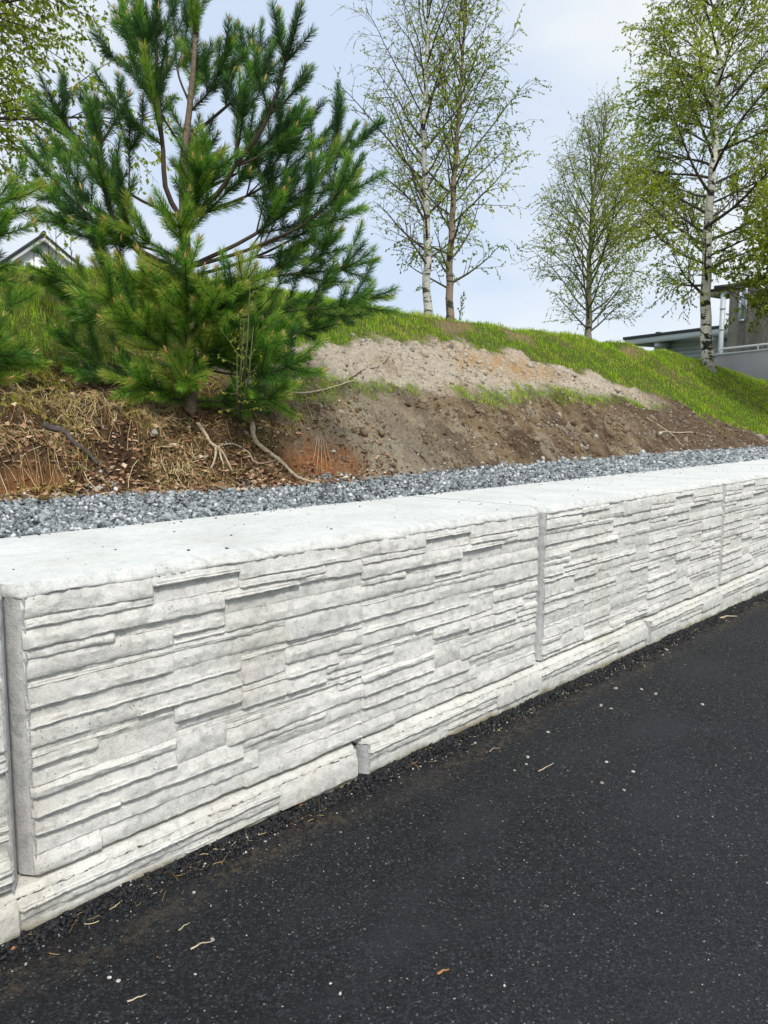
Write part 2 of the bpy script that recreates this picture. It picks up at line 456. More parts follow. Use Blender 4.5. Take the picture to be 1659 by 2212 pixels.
# gravel bed below the toe, the far side rolls down to level ground
bed = 1.03 + zw(gg[0]) + 0.04 * np.clip((gg[1] - 0.95) / 1.1, 0, 1.3)
ty = np.interp(gg[0], TOEX, TOEY)
k = sstep(0.16, -0.10, gg[1] - ty)
Z0 = Z0 * (1 - k) + np.minimum(bed, 9) * k
wfar = np.maximum(sstep(9.0, 15.5, gg[1]), sstep(45, 60, gg[0]))
Z0 = Z0 * (1 - wfar) + (-0.4) * wfar
def hz(x, y):
    fx = np.clip((np.asarray(x, float) - GX[0]) / 0.1, 0, len(GX) - 1.001); fy = np.clip((np.asarray(y, float) - GY[0]) / 0.1, 0, len(GY) - 1.001)
    i = fx.astype(int); j = fy.astype(int); a = fx - i; b = fy - j
    return Z0[i, j] * (1 - a) * (1 - b) + Z0[i + 1, j] * a * (1 - b) + Z0[i, j + 1] * (1 - a) * b + Z0[i + 1, j + 1] * a * b
TS = np.arange(2.5, 45, 0.02)
def surf(px, py):                             # where that line of sight meets the bank
    r = ray(px, py); q = CAM + TS[:, None] * r
    h = hz(q[:, 0], q[:, 1]); ok = (q[:, 1] > 0.95) & (q[:, 2] < h)
    i = ok.argmax() if ok.any() else np.abs(np.where(q[:, 1] > 2.5, q[:, 2] - h, 9)).argmin()
    p = q[i].copy(); p[2] = hz(p[0], p[1]); return p
def curve(pp):
    q = np.array([surf(*a)[:2] for a in pp]); q = q[np.argsort(q[:, 0])]
    return q[:, 0], q[:, 1]
GB = curve([(-350, 800), (0, 800), (200, 790), (405, 780), (560, 760), (640, 745), (760, 740), (816, 731), (975, 743), (1098, 758), (1195, 786), (1317, 822), (1464, 871), (1501, 890), (1560, 932), (1590, 955), (1659, 948), (1760, 940), (1900, 932)])
SB = curve([(-350, 860), (0, 860), (405, 860), (600, 838), (645, 829), (798, 841), (902, 856), (1061, 868), (1226, 862), (1336, 871), (1440, 888), (1500, 900), (1570, 940), (1600, 955), (1800, 950)])
def poly(pp): return np.array([surf(*a)[:2] for a in pp])
STR1 = poly([(600, 822), (690, 822), (760, 838), (900, 850), (905, 864), (800, 860), (740, 878), (650, 885), (600, 860)])
STR2 = poly([(962, 838), (1000, 850), (1100, 852), (1180, 846), (1230, 852), (1330, 862), (1445, 886), (1380, 884), (1230, 876), (1130, 874), (1065, 890), (1000, 870)])
RED1 = poly([(600, 962), (645, 955), (737, 958), (785, 980), (806, 1006), (785, 1028), (706, 1040), (640, 1036), (610, 1000)])
RED2 = poly([(-60, 1026), (60, 1012), (130, 1018), (162, 1044), (105, 1070), (-60, 1080)])
ORA = poly([(1000, 775), (1080, 775), (1150, 795), (1200, 815), (1130, 825), (1050, 815), (1000, 800)])
BARE = [poly(p) for p in ([(945, 690), (1010, 692), (1030, 712), (985, 722), (945, 712)], [(1085, 712), (1135, 722), (1150, 738), (1100, 732)], [(1330, 752), (1360, 750), (1390, 762), (1350, 770)])]
def inpoly(x, y, P, soft=0.06):
    """soft mask of a polygon"""
    x = np.asarray(x, float); y = np.asarray(y, float); ins = np.zeros(x.shape, bool); dm = np.full(x.shape, 1e9)
    for i in range(len(P)):
        a = P[i]; b = P[(i + 1) % len(P)]
        c = ((a[1] > y) != (b[1] > y)) & (x < (b[0] - a[0]) * (y - a[1]) / (b[1] - a[1] + 1e-12) + a[0]); ins ^= c
        d = b - a; t = np.clip(((x - a[0]) * d[0] + (y - a[1]) * d[1]) / (d @ d + 1e-12), 0, 1)
        dm = np.minimum(dm, np.hypot(x - a[0] - t * d[0], y - a[1] - t * d[1]))
    sd_ = np.where(ins, dm, -dm)
    return sstep(-soft, soft, sd_ + (fbm(x * 9, y * 9, s=5) - 0.5) * soft * 2.5)
def xmid(x, y): return np.interp(np.asarray(x), [3.3, 4.6], [0, 1])   # straw bank on the left -> bare soil on the right
def masks(x, y):
    n = (fbm(x * 3, y * 3, s=21) - 0.5)
    gb = np.interp(x, *GB); sb = np.interp(x, *SB); ty_ = np.interp(x, TOEX, TOEY)
    soft = 0.12
    grass = sstep(-soft, soft, y - gb + n * 0.55)
    light = sstep(-0.1, 0.1, y - sb + n * 0.35) * (1 - grass) * xmid(x + n, y) * sstep(14.2, 12.6, x)
    strip = np.maximum(inpoly(x, y, STR1, 0.08), inpoly(x, y, STR2, 0.10))
    bare = np.max([inpoly(x, y, b, 0.12) for b in BARE], 0)
    red = np.maximum(inpoly(x, y, RED1, 0.022), inpoly(x, y, RED2, 0.022))
    ora = inpoly(x, y, ORA, 0.35)
    return grass, light, strip, bare, red, ora, ty_
def relief(x, y, mk):
    grass, light, strip, bare, red, ora, ty_ = mk
    on = sstep(-0.02, 0.2, y - ty_)
    u = x * 0.80 + y * 0.6; v = -x * 0.6 + y * 0.80
    g = (0.5 - np.abs(fbm(u * 3.2, v * 0.9, s=31) - 0.5) * 2) * 0.06 + (0.5 - np.abs(fbm(u * 7.5, v * 1.6, s=33, o=3) - 0.5) * 2) * 0.045
    lump = (fbm(x * 5, y * 5, s=41, o=5, g=0.65) - 0.5) * 0.15 + (fbm(x * 20, y * 20, s=51, o=3, g=0.7) - 0.5) * 0.06
    soil = 1 - grass
    near = 1 - xmid(x, y)
    o = on * (soil * (g * 1.5 + lump * 1.2) + grass * (fbm(x * 2.2, y * 2.2, s=61) - 0.5) * 0.07)
    o = o + on * near * soil * ((fbm(x * 3.1, y * 3.1, s=71, o=3) - 0.5) * 0.16 + (fbm(x * 11, y * 11, s=72, o=4, g=0.65) - 0.5) * 0.10)
    o = o - red * 0.15 * on
    o = o + (1 - on) * (fbm(x * 8, y * 8, s=81) - 0.5) * 0.02
    return o
xs = np.concatenate([np.arange(-4.5, 0.6, 0.1), np.arange(0.6, 6.5, 0.022), np.arange(6.5, 13, 0.04), np.arange(13, 25, 0.09), np.arange(25, 59, 0.5)])
ys = np.concatenate([np.arange(0.93, 1.9, 0.06), np.arange(1.9, 3.6, 0.02), np.arange(3.6, 6.5, 0.045), np.arange(6.5, 15.6, 0.3)])
gx, gy = np.meshgrid(xs, ys, indexing='ij')
MK = masks(gx, gy)
REL = relief(gx, gy, MK)
gz = hz(gx, gy) + REL
def ground(x, y):                             # height with relief
    x = np.asarray(x, float); y = np.asarray(y, float)
    i = np.clip(np.searchsorted(xs, x) - 1, 0, len(xs) - 2); j = np.clip(np.searchsorted(ys, y) - 1, 0, len(ys) - 2)
    a = np.clip((x - xs[i]) / (xs[i + 1] - xs[i]), 0, 1); b = np.clip((y - ys[j]) / (ys[j + 1] - ys[j]), 0, 1)
    return gz[i, j] * (1 - a) * (1 - b) + gz[i + 1, j] * a * (1 - b) + gz[i, j + 1] * (1 - a) * b + gz[i + 1, j + 1] * a * b
grass, light, strip, bare, red, ora, ty_ = MK
def mixc(a, b, k): return a * (1 - k[..., None]) + np.array(b) * k[..., None]
nn = fbm(gx * 2.5, gy * 2.5, s=91); n3 = fbm(gx * 7, gy * 7, s=95)
C = np.ones(gx.shape + (3,)) * np.array((0.27, 0.195, 0.115))
C = mixc(C, (0.12, 0.078, 0.048), sstep(0.45, 0.62, nn))
C = mixc(C, (0.40, 0.33, 0.23), sstep(0.52, 0.62, n3) * 0.75)
rill = fbm((gx * 0.80 + gy * 0.6) * 7.5, (-gx * 0.6 + gy * 0.80) * 1.6, s=33, o=3)
C = mixc(C, (0.11, 0.072, 0.045), sstep(0.52, 0.66, rill) * 0.55)
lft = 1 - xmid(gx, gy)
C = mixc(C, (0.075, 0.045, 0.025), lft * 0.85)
pale = sstep(7.0, 4.8, gx) * sstep(3.8, 4.6, gx) * (1 - lft)
C = mixc(C, (0.42, 0.36, 0.265), pale * 0.75)
C = mixc(C, (0.12, 0.078, 0.052), sstep(9.5, 12.5, gx) * (1 - grass) * 0.75)
C = mixc(C, (0.60, 0.52, 0.41), light * 0.92)
C = mixc(C, (0.42, 0.32, 0.20), light * sstep(0.5, 0.62, nn) * 0.7)
C = mixc(C, (0.50, 0.30, 0.13), ora * light * 0.8)
C = mixc(C, (0.08, 0.10, 0.025), strip * 0.7)
C = mixc(C, (0.10, 0.13, 0.025), grass)
C = mixc(C, (0.17, 0.13, 0.06), grass * sstep(0.55, 0.7, nn) * 0.7)
C = mixc(C, (0.28, 0.19, 0.12), bare * 0.9)
C = mixc(C, (0.36, 0.165, 0.075), red * (0.45 + 0.9 * n3))
C = mixc(C, (0.09, 0.095, 0.095), sstep(0.0, -0.08, gy - ty_))
nx_, ny_ = gx.shape
ii = (np.arange(nx_ - 1)[:, None] * ny_ + np.arange(ny_ - 1)[None]).ravel()
hill = build('hillside', np.stack([gx, gy, gz], -1).reshape(-1, 3), [np.stack([ii, ii + ny_, ii + ny_ + 1, ii + 1], 1)], M['soil'], smooth=True, colour=C.reshape(-1, 3))
tag(hill, 'earth bank with bare soil scars and a grassy crest behind the wall', kind='structure')
# distant level ground
M['far_ground'] = plain('far_meadow', (0.07, 0.10, 0.03), 0.95, 0.1, 0.3, 0.5)
fg = build('ground', [(-900, -900, -0.9), (900, -900, -0.9), (900, 900, -0.9), (-900, 900, -0.9)], [[[0, 1, 2, 3]]], M['far_ground'])
tag(fg, 'level ground reaching the horizon', kind='structure')

# ------------------------------------------------------------------ road
def zroad(x, y=0): return 0.018 - 0.0185 * (np.asarray(x, float) - 0.8)
xa = np.concatenate([np.arange(-6, 0.2, 0.25), np.arange(0.2, 6, 0.03), np.arange(6, 12, 0.08), np.arange(12, 46, 0.5)])
ya = np.concatenate([np.arange(-12, -2.6, 0.4), np.arange(-2.6, 0.09, 0.03)])
ax, ay = np.meshgrid(xa, ya, indexing='ij')
az_ = zroad(ax) + (fbm(ax * 1.3, ay * 1.3, s=3) - 0.5) * 0.022 + (fbm(ax * 14, ay * 14, s=4, o=3) - 0.5) * 0.006
az_ = az_ + sstep(-0.09, -0.02, ay) * (0.012 + 0.03 * (fbm(ax * 6, ay * 6, s=9) - 0.4))
n1_, n2_ = ax.shape
ii = (np.arange(n1_ - 1)[:, None] * n2_ + np.arange(n2_ - 1)[None]).ravel()
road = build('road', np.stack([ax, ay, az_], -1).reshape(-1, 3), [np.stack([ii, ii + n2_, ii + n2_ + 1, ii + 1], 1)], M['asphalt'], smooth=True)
tag(road, 'fresh black asphalt running along the foot of the wall', kind='structure')

# ------------------------------------------------------------------ the retaining wall of cast blocks
BL, GAP, WD = 2.88, 0.014, 0.95
HB = 0.893
def ledges(seed, W, H, sub, lo=3, hi=15):
    """ashlar-like layout of long flat ledge stones: list of (x, z, w, h, proud)"""
    rd = random.Random(seed)
    nz = max(1, round(H / sub)); cw = W / 20.0; sub = H / nz
    occ = np.zeros((20, nz), bool); out = []
    for j in range(nz - 1, -1, -1):
        i = 0
        while i < 20:
            if occ[i, j]: i += 1; continue
            m = 0
            while i + m < 20 and not occ[i + m, j]: m += 1
            w = min(m, rd.randint(lo, hi))
            if m - w < 2: w = m
            hh = rd.choice((1, 1, 1, 2, 2, 2, 3))
            hh = min(hh, j + 1)
            if w < 3: hh = min(hh, 1)
            occ[i:i + w, j - hh + 1:j + 1] = True
            out.append((i * cw, (j - hh + 1) * sub, w * cw, hh * sub, rd.choice((0.003, 0.006, 0.009, 0.012, 0.016, 0.020))))
            i += w
    return out
def stone_mesh(x0, z0, w, h, pr, seed):
    """one cast ledge: sloping sunlit top, rough face, sharp undercut. y<0 is towards the road"""
    rd = random.Random(seed)
    ov = 0.003
    nx = max(4, int(w / 0.011) + 1)
    X = np.linspace(-ov, w + ov, nx)
    sl = min(0.5 * h, 0.030) * (0.45 + 0.75 * rd.random())
    bat = rd.uniform(-0.2, 0.6)
    yt = -pr + bat * 0.012; yb = -pr - bat * 0.006
    prof = [(0.03, h + 0.003, 0), (-0.004, h + 0.002, 0.4), (-0.004 + (yt + 0.004) * 0.55, h - sl * 0.5, 0.8), (yt + 0.001, h - sl, 1), (yt, h - sl - 0.003, 1),
            ((yt + yb) / 2, (h - sl) * 0.66, 1), ((yt + yb) / 2, (h - sl) * 0.33, 1), (yb, 0.004, 1), (yb + 0.002, 0.000, 1), (0.0, -0.002, 0.3), (0.03, -0.004, 0)]
    V = []
    slope_x = rd.uniform(-0.006, 0.006)
    for a, (py, pz, amp) in enumerate(prof):
        gx_ = x0 + X; k = np.zeros(nx)
        big = (fbm(gx_ * 8, k + z0 * 31 + pz * 22, s=seed) - 0.5)
        mid = (fbm(gx_ * 30, k + (z0 + pz) * 60, s=seed + 3, o=3, g=0.65) - 0.5)
        y = py + amp * (big * 0.008 + mid * 0.010) + amp * slope_x * (X / w - 0.5)
        wt = (fbm(gx_ * 7, k + z0 * 17, s=seed + 9, o=5, g=0.7) - 0.5)
        wb = (fbm(gx_ * 9, k + z0 * 23, s=seed + 19, o=5, g=0.75) - 0.5)
        z = pz + (wb * 0.013 if a in (7, 8) else wt * 0.009 if a in (2, 3, 4) else 0)
        e = np.minimum(X + ov, w + ov - X)
        tp = sstep(-0.001, 0.009, e)
        if amp: y = y * tp + np.minimum(y, 0.0) * 0.35 * (1 - tp)
        V.append(np.stack([X, y, z + k], 1))
    V = np.stack(V, 1).reshape(-1, 3); m = len(prof)
    i = np.arange(nx - 1)[:, None] * m; j = np.arange(m - 1)[None]
    F = np.stack([i + j, i + j + 1, i + m + j + 1, i + m + j], -1).reshape(-1, 4)
    ends = np.array([list(range(m))[::-1], [(nx - 1) * m + q for q in range(m)]])
    me_o = build('ledge_stone', V, [F, ends], M['stone'], smooth=True)
    me = me_o.data
    me.set_sharp_from_angle(angle=R(34))
    bpy.data.objects.remove(me_o)
    return me
def panel(seed, W, H, sub, mat, **k):
    L_ = []
    for n, (x, z, w, h, p) in enumerate(ledges(seed, W, H, sub, **k)):
        me = stone_mesh(x, z, w, h, p, seed * 100 + n)
        me.materials.clear(); me.materials.append(mat)
        L_.append((x, z, me))
    return L_
CH = 0.031
PW = (BL - GAP - 2 * CH) / 2
LIP = 0.036
PANEL_A = panel(3, PW, HB - LIP - 0.012, 0.0305, M['stone'], lo=3, hi=12)
PANEL_B = panel(8, PW, HB - LIP - 0.012, 0.0305, M['stone'], lo=3, hi=14)
PANEL_C = panel(5, PW, 0.205, 0.034, M['base'], lo=5, hi=14)

def block_body(name, H, lip, mat_top, mat_face, parent, seed, depth, wtop):
    """cast body: flat top, rough rolled front lip, recessed core face, chamfered ends"""
    Wb = BL - GAP
    X = np.unique(np.concatenate([np.linspace(0, Wb, 170), [CH, Wb - CH]])); nx = len(X)
    e = np.minimum(X, Wb - X)
    cham = np.clip(1 - e / CH, 0, 1)
    yc = cham * 0.040                         # ends cut back
    out = []
    rough = lambda f, s, a: (fbm((X + seed * 3.3) * f, np.full(nx, s * 1.7), s=seed + s, o=4, g=0.65) - 0.5) * a
    rows = [(wtop, 0.0, 0), (wtop, H, 0), (0.05, H, 0), (0.022, H - 0.003, 1), (0.008, H - 0.012, 1), (-0.004, H - 0.028, 1), (-0.009, H - lip, 1), (-0.004, H - lip - 0.008, 1), (0.016, H - lip - 0.006, 0), (0.016, 0.006, 0), (0.03, 0.0, 0)]
    V = []
    for a, (y, z, r_) in enumerate(rows):
        yy = np.full(nx, y) + (np.maximum(yc, 0) if a >= 3 else 0) + (yc if a == 2 else 0) * 0.6
        zz = np.full(nx, z)
        if r_:
            yy = yy + rough(14, a, 0.018) * (1 - cham) + rough(60, a + 20, 0.014)
            zz = zz + rough(11, a + 40, 0.030 if a > 6 else 0.012 if a > 4 else 0.006) * (1 - cham)
            if a >= 5: yy = yy + cham * 0.01
        if a >= 8: yy = np.where(cham > 0, 0.02 + 0.05 * cham, yy) if a < 10 else yy
        V.append(np.stack([X, yy, zz], 1))
    V = np.stack(V, 1); m = len(rows)
    idx = np.arange(nx * m).reshape(nx, m)
    F = []
    def strip(j): return np.stack([idx[:-1, j], idx[1:, j], idx[1:, j + 1], idx[:-1, j + 1]], 1)
    top = np.concatenate([strip(1), strip(2)])
    face = np.concatenate([strip(j) for j in (3, 4, 5, 6, 7, 8, 9)])
    V = V.reshape(-1, 3)
    backf = strip(0)
    endl = np.array([list(idx[0])]); endr = np.array([list(idx[-1, ::-1])])
    body = build('body', V, [np.concatenate([backf, face]), endl, endr], mat_face, parent)
    tp = build('top_face', V[idx[:, 1:4].ravel()], [np.concatenate([np.stack([np.arange(nx - 1) * 3 + q, (np.arange(nx - 1) + 1) * 3 + q, (np.arange(nx - 1) + 1) * 3 + q + 1, np.arange(nx - 1) * 3 + q + 1], 1) for q in (0, 1)])], mat_top, parent)
    return body

def chamfers(parent, H, lip):
    for s in (0, 1):
        nz = 60
        Z = np.linspace(0.004, H - lip - 0.004, nz)
        w_ = (fbm(Z * 25, Z * 0 + s, s=77 + s, o=3) - 0.5) * 0.008
        w2 = (fbm(Z * 30, Z * 0 + s + 5, s=87 + s, o=3) - 0.5) * 0.012
        xa_ = np.full(nz, 0.003); ya_ = np.full(nz, 0.036)
        xb_ = CH + 0.004 + w2; yb_ = -0.012 + w_
        rows = [np.stack([xa_, ya_ + 0.03, Z], 1), np.stack([xa_, ya_, Z], 1), np.stack([(xa_ + xb_) / 2, (ya_ + yb_) / 2 + w_ * 0.4, Z], 1), np.stack([xb_, yb_, Z], 1), np.stack([xb_ + 0.006, yb_ + 0.035, Z], 1)]
        V = np.stack(rows, 1)
        if s: V[:, :, 0] = (BL - GAP) - V[:, :, 0]
        V = V.reshape(-1, 3); i = np.arange(nz - 1)[:, None] * 5; j = np.arange(4)[None]
        F = np.stack([i + j, i + j + 1, i + 5 + j + 1, i + 5 + j], -1).reshape(-1, 4)
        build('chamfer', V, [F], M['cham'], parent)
def stones(parent, panels, zoff):
    for k, P_ in enumerate(panels):
        for (x, z, me) in P_:
            o = bpy.data.objects.new('ledge_stone', me); col.objects.link(o); o.parent = parent
            o.location = (CH + k * PW + x, 0, zoff + z)
BLAB = ['concrete block cut off by the left edge of the photo, beyond a narrow dark gap',
 'largest pale concrete block in front, with a grey chamfer on its left end',
 'second full pale concrete block along the wall, middle of the photo',
 'third upper concrete block, running out of the right edge of the photo',
 'upper concrete block beyond the right edge, next but one from the middle block',
 'last upper concrete block of the wall, farthest along the road']
for k in range(6):
    x0 = 0.848 + (k - 1) * BL
    o = empty('wall_block', (x0 + GAP / 2, [-0.028, 0, 0, 0.004, 0, 0][k], 0.166 + zw(x0)))
    o.rotation_euler = (0, 0.004, 0)
    tag(o, BLAB[k], 'concrete block', 'upper course of cast concrete wall blocks')
    block_body('body', HB, LIP, M['top'], M['block'], o, 10 + k, 0.5, WD)
    chamfers(o, HB, LIP)
    stones(o, (PANEL_B, PANEL_B) if k == 0 else ((PANEL_A, PANEL_A) if k != 2 else (PANEL_B, PANEL_A)), 0.008)
BB = ['low base block under the left end of the wall, bottom left corner of the photo',
 'low base block starting at the joint under the front block, rough foot in the asphalt',
 'low base block starting under the second block, next to the asphalt',
 'low base block under the third upper block at the right edge',
 'low base block at the far end of the wall']
for k in range(5):
    x0 = 2.26 - BL + k * BL
    o = empty('base_block', (x0 + GAP / 2, -0.030, -0.045 + 0.0 + zw(x0) - 0.006 * max(0, k - 1)))
    o.rotation_euler = (0, 0.0055, 0)
    tag(o, BB[k], 'concrete block', 'lower course of cast concrete wall blocks')
    block_body('body', 0.206, 0.018, M['base'], M['base'], o, 40 + k, 0.5, WD + 0.05)
    chamfers(o, 0.206, 0.018)
    stones(o, (PANEL_C, PANEL_C), -0.02)
    # the footing carries on below the asphalt
    b = MB(); b.box((0.0, 0.035, -0.5), (BL - GAP, WD, -0.002)); b.build('footing', M['base'], o)

# ------------------------------------------------------------------ scatter helpers
CUBE = np.array([[x, y, z] for z in (-1, 1) for y in (-1, 1) for x in (-1, 1)], float)
CUBEF = np.array([[0, 2, 3, 1], [4, 5, 7, 6], [0, 1, 5, 4], [2, 6, 7, 3], [0, 4, 6, 2], [1, 3, 7, 5]])
def rotm(n):
    q = rng.normal(size=(n, 4)); q /= np.linalg.norm(q, axis=1)[:, None]
    w, x, y, z = q.T
    return np.stack([np.stack([1 - 2 * (y * y + z * z), 2 * (x * y - z * w), 2 * (x * z + y * w)], 1), np.stack([2 * (x * y + z * w), 1 - 2 * (x * x + z * z), 2 * (y * z - x * w)], 1), np.stack([2 * (x * z - y * w), 2 * (y * z + x * w), 1 - 2 * (x * x + y * y)], 1)], 1)
def stone_cloud(name, P, size, mat, tint, flat=0.65):
    n = len(P)
    v = CUBE[None] * (1 + rng.uniform(-0.45, 0.25, (n, 8, 3)))
    v = v * np.stack([np.ones(n), rng.uniform(0.5, 0.95, n), rng.uniform(0.35, 0.8, n)], 1)[:, None] * 0.5
    v = np.einsum('nij,nkj->nki', rotm(n), v); v[:, :, 2] *= flat + 0.3
    v = v * np.asarray(size)[:, None, None] + P[:, None]
    F = (CUBEF[None] + np.arange(n)[:, None, None] * 8).reshape(-1, 4)
    return build(name, v.reshape(-1, 3), [F], mat, tint=np.repeat(tint, 8))
def camdist(x, y): return np.hypot(x - CAM[0], y - CAM[1])
def sample(n, x0, x1, y0, y1, ref=4.0, pw=1.6):
    """points thinned out with distance"""
    x = rng.uniform(x0, x1, n); y = rng.uniform(y0, y1, n)
    k = rng.random(n) < np.minimum(1, (ref / camdist(x, y)) ** pw)
    return x[k], y[k]

# gravel strip
x, y = sample(118000, -2.6, 18, 0.95, 2.6, 4.2, 1.7)
ty1 = np.interp(x, TOEX, TOEY) + (fbm(x * 3, y * 3, s=13) - 0.5) * 0.28
kk = y < ty1; x, y = x[kk], y[kk]
sz = np.clip(rng.lognormal(-3.85, 0.28, len(x)), 0.010, 0.042) * np.clip(camdist(x, y) / 5.5, 1, 2.0)
z = hz(x, y) + rng.uniform(-0.010, 0.014, len(x)) + (fbm(x * 8, y * 8, s=81) - 0.5) * 0.03
z = np.where(y < 1.02, np.minimum(z, 1.035 + zw(x)), z)
tag(stone_cloud('gravel', np.stack([x, y, z], 1), sz, M['gravel'], np.clip(rng.normal(0.45, 0.28, len(x)), 0, 1)), 'strip of blue-grey crushed gravel between wall and bank', 'gravel', kind='stuff')

# stones in the bare soil
x, y = sample(60000, 0.9, 20, 1.9, 5.2, 4.5, 1.5)
mk = masks(x, y)
pr_ = (1 - mk[0]) * sstep(-0.05, 0.03, y - mk[6]) * (0.16 + 0.29 * xmid(x, y)) * (0.25 + 1.5 * sstep(0.4, 0.7, fbm(x * 2.5, y * 2.5, s=14))) * (1 + 2.2 * sstep(0.22, 0.0, y - mk[6]))
kk = rng.random(len(x)) < pr_; x, y = x[kk], y[kk]
sz = np.clip(rng.lognormal(-4.5, 0.45, len(x)), 0.006, 0.05) * np.clip(camdist(x, y) / 6, 1, 1.8)
tag(stone_cloud('soil_stones', np.stack([x, y, ground(x, y) + sz * 0.12], 1), sz, M['pebble'], rng.random(len(x))), 'small stones littering the bare soil of the bank', 'stones', kind='stuff')

# crumbled clods of soil
M['clod'] = tinted('soil_clod', [(0, (0.10, 0.068, 0.043)), (0.5, (0.25, 0.19, 0.12)), (1, (0.52, 0.46, 0.36))], 0.95, 0.1, 50)
x, y = sample(100000, 2.4, 20, 1.9, 5.2, 4.8, 1.5)
mk = masks(x, y); cc = fbm(x * 3.5, y * 3.5, s=15)
kk = rng.random(len(x)) < (1 - mk[0]) * (1 - mk[2]) * sstep(-0.03, 0.05, y - mk[6]) * (0.2 + 0.8 * xmid(x, y)) * sstep(0.35, 0.65, cc) * 1.3 * (1 - 0.6 * mk[1]); x, y = x[kk], y[kk]
li = mk[1][kk]
sz = np.clip(rng.lognormal(-4.4, 0.62, len(x)), 0.006, 0.075) * np.clip(camdist(x, y) / 6, 1, 1.7)
tag(stone_cloud('soil_clods', np.stack([x, y, ground(x, y) + sz * 0.05], 1), sz, M['clod'], np.clip(rng.normal(0.38, 0.16, len(x)) + 0.66 * li, 0, 1)), 'crumbling clods of earth over the bare slope', 'soil', kind='stuff')
# grass
def blades(name, x, y, ln, wd, tint, lean, mat, zoff=0.0):
    n = len(x); z = ground(x, y) - 0.006 + zoff
    a = rng.uniform(0, 2 * np.pi, n); d = np.stack([np.cos(a), np.sin(a), np.zeros(n)], 1)
    side = np.stack([-np.sin(a), np.cos(a), np.zeros(n)], 1) * (wd / 2)[:, None]
    B = np.stack([x, y, z], 1)
    up = np.array([0, 0, 1.0])
    m = B + up * (ln * 0.55)[:, None] + d * (ln * lean * 0.25)[:, None]
    t = B + up * (ln * (1 - 0.35 * lean))[:, None] + d * (ln * lean)[:, None]
    V = np.stack([B - side, B + side, m - side * 0.75, m + side * 0.75, t], 1).reshape(-1, 3)
    k = np.arange(n)[:, None] * 5
    return build(name, V, [np.concatenate([k, k + 1, k + 3, k + 2], 1), np.concatenate([k + 2, k + 3, k + 4], 1)], mat, tint=np.repeat(tint, 5))
x, y = sample(900000, -0.5, 34, 2.2, 8.2, 5.5, 1.25)
mk = masks(x, y)
cl = fbm(x * 2.0, y * 2.0, s=17); cf = fbm(x * 9, y * 9, s=18)
p = np.maximum(mk[0] * (1 - 0.8 * mk[3]), mk[2] * 1.6) * np.clip(0.35 + 1.6 * (cf - 0.3), 0.15, 1)
p = p * np.where(y > np.interp(x, [0, 5, 10, 20, 30], [7.2, 7.3, 7.0, 7.2, 7.0]), 0.3, 1)
kk = rng.random(len(x)) < p; x, y, cl, cf = x[kk], y[kk], cl[kk], cf[kk]; gm = mk[0][kk]
dd = camdist(x, y)
ln = rng.uniform(0.025, 0.085, len(x)) * (0.25 + 1.8 * cf * (0.6 + 0.8 * cl)) * np.where(gm > 0.5, 1.0, 0.9) * np.interp(x, [2, 5, 7, 9], [0.8, 0.85, 0.9, 0.85])
wd = 0.0042 * np.clip(dd / 7, 1, 3.2)
tint = np.clip(rng.normal(0.62, 0.2, len(x)) - 1.1 * np.clip(cl - 0.52, 0, 1) - 0.45 * (rng.random(len(x)) < 0.12), 0, 1)
tag(blades('grass', x, y, ln, wd, tint, rng.uniform(0.1, 0.75, len(x)), M['grass']), 'bright green spring grass growing over the hill', 'grass', kind='stuff')
# yellowing rough grass, moss tufts on the left bank under the pine
x, y = sample(120000, 0.8, 6.0, 2.1, 4.4, 5.0, 1.0)
mk = masks(x, y); c3 = fbm(x * 4, y * 4, s=27)
edge = sstep(2.35, 3.2, y)
kk = rng.random(len(x)) < (1 - mk[0]) * (1 - xmid(x, y)) * sstep(0.38, 0.60, c3) * (0.30 + 0.70 * edge); x, y = x[kk], y[kk]
tag(blades('moss', x, y, rng.uniform(0.02, 0.06, len(x)), np.full(len(x), 0.004), np.clip(rng.normal(0.22, 0.16, len(x)), 0, 1), rng.uniform(0.4, 1.3, len(x)), M['grass']), 'olive moss and short yellowing grass below the pine', 'moss', kind='stuff')

# straw and leaf litter draped over the left bank
def straw(name, x, y, ln, tint, mat, wd=0.0026, lift=0.022):
    n = len(x); a = rng.uniform(0, 2 * np.pi, n); bend = rng.normal(0, 0.7, n)
    P = [np.stack([x, y], 1)]
    for s in range(3):
        P.append(P[-1] + np.stack([np.cos(a + bend * s), np.sin(a + bend * s)], 1) * (ln / 3)[:, None])
    wz = rng.uniform(0, 1, n) * lift
    pts3 = []
    for s, q in enumerate(P):
        pts3.append(np.stack([q[:, 0], q[:, 1], ground(q[:, 0], q[:, 1]) + 0.004 + wz * (0.3 + math.sin(s * 1.2)) + rng.uniform(0, 0.006, n)], 1))
    sd3 = rng.normal(size=(n, 3)); sd3 /= np.linalg.norm(sd3, axis=1)[:, None]; sd3 *= wd / 2
    V = []
    for s, q in enumerate(pts3): V += [q - sd3, q + sd3]
    V = np.stack(V, 1).reshape(-1, 3); k = np.arange(n)[:, None] * 8
    F = np.concatenate([np.concatenate([k + 2 * s, k + 2 * s + 1, k + 2 * s + 3, k + 2 * s + 2], 1) for s in range(3)])
    return build(name, V, [F], mat, tint=np.repeat(tint, 8))
x, y = sample(100000, 0.9, 6.2, 1.95, 3.9, 5, 1)
mk = masks(x, y); c4 = fbm(x * 3.3, y * 3.3, s=37)
kk = rng.random(len(x)) < (1 - 0.8 * mk[0]) * (1 - xmid(x - 0.5, y)) * (1 - mk[4]) * np.clip(2.4 * (c4 - 0.30), 0.05, 1) * sstep(-0.12, 0.05, y - mk[6]) * 0.48; x, y = x[kk], y[kk]; c4 = c4[kk]
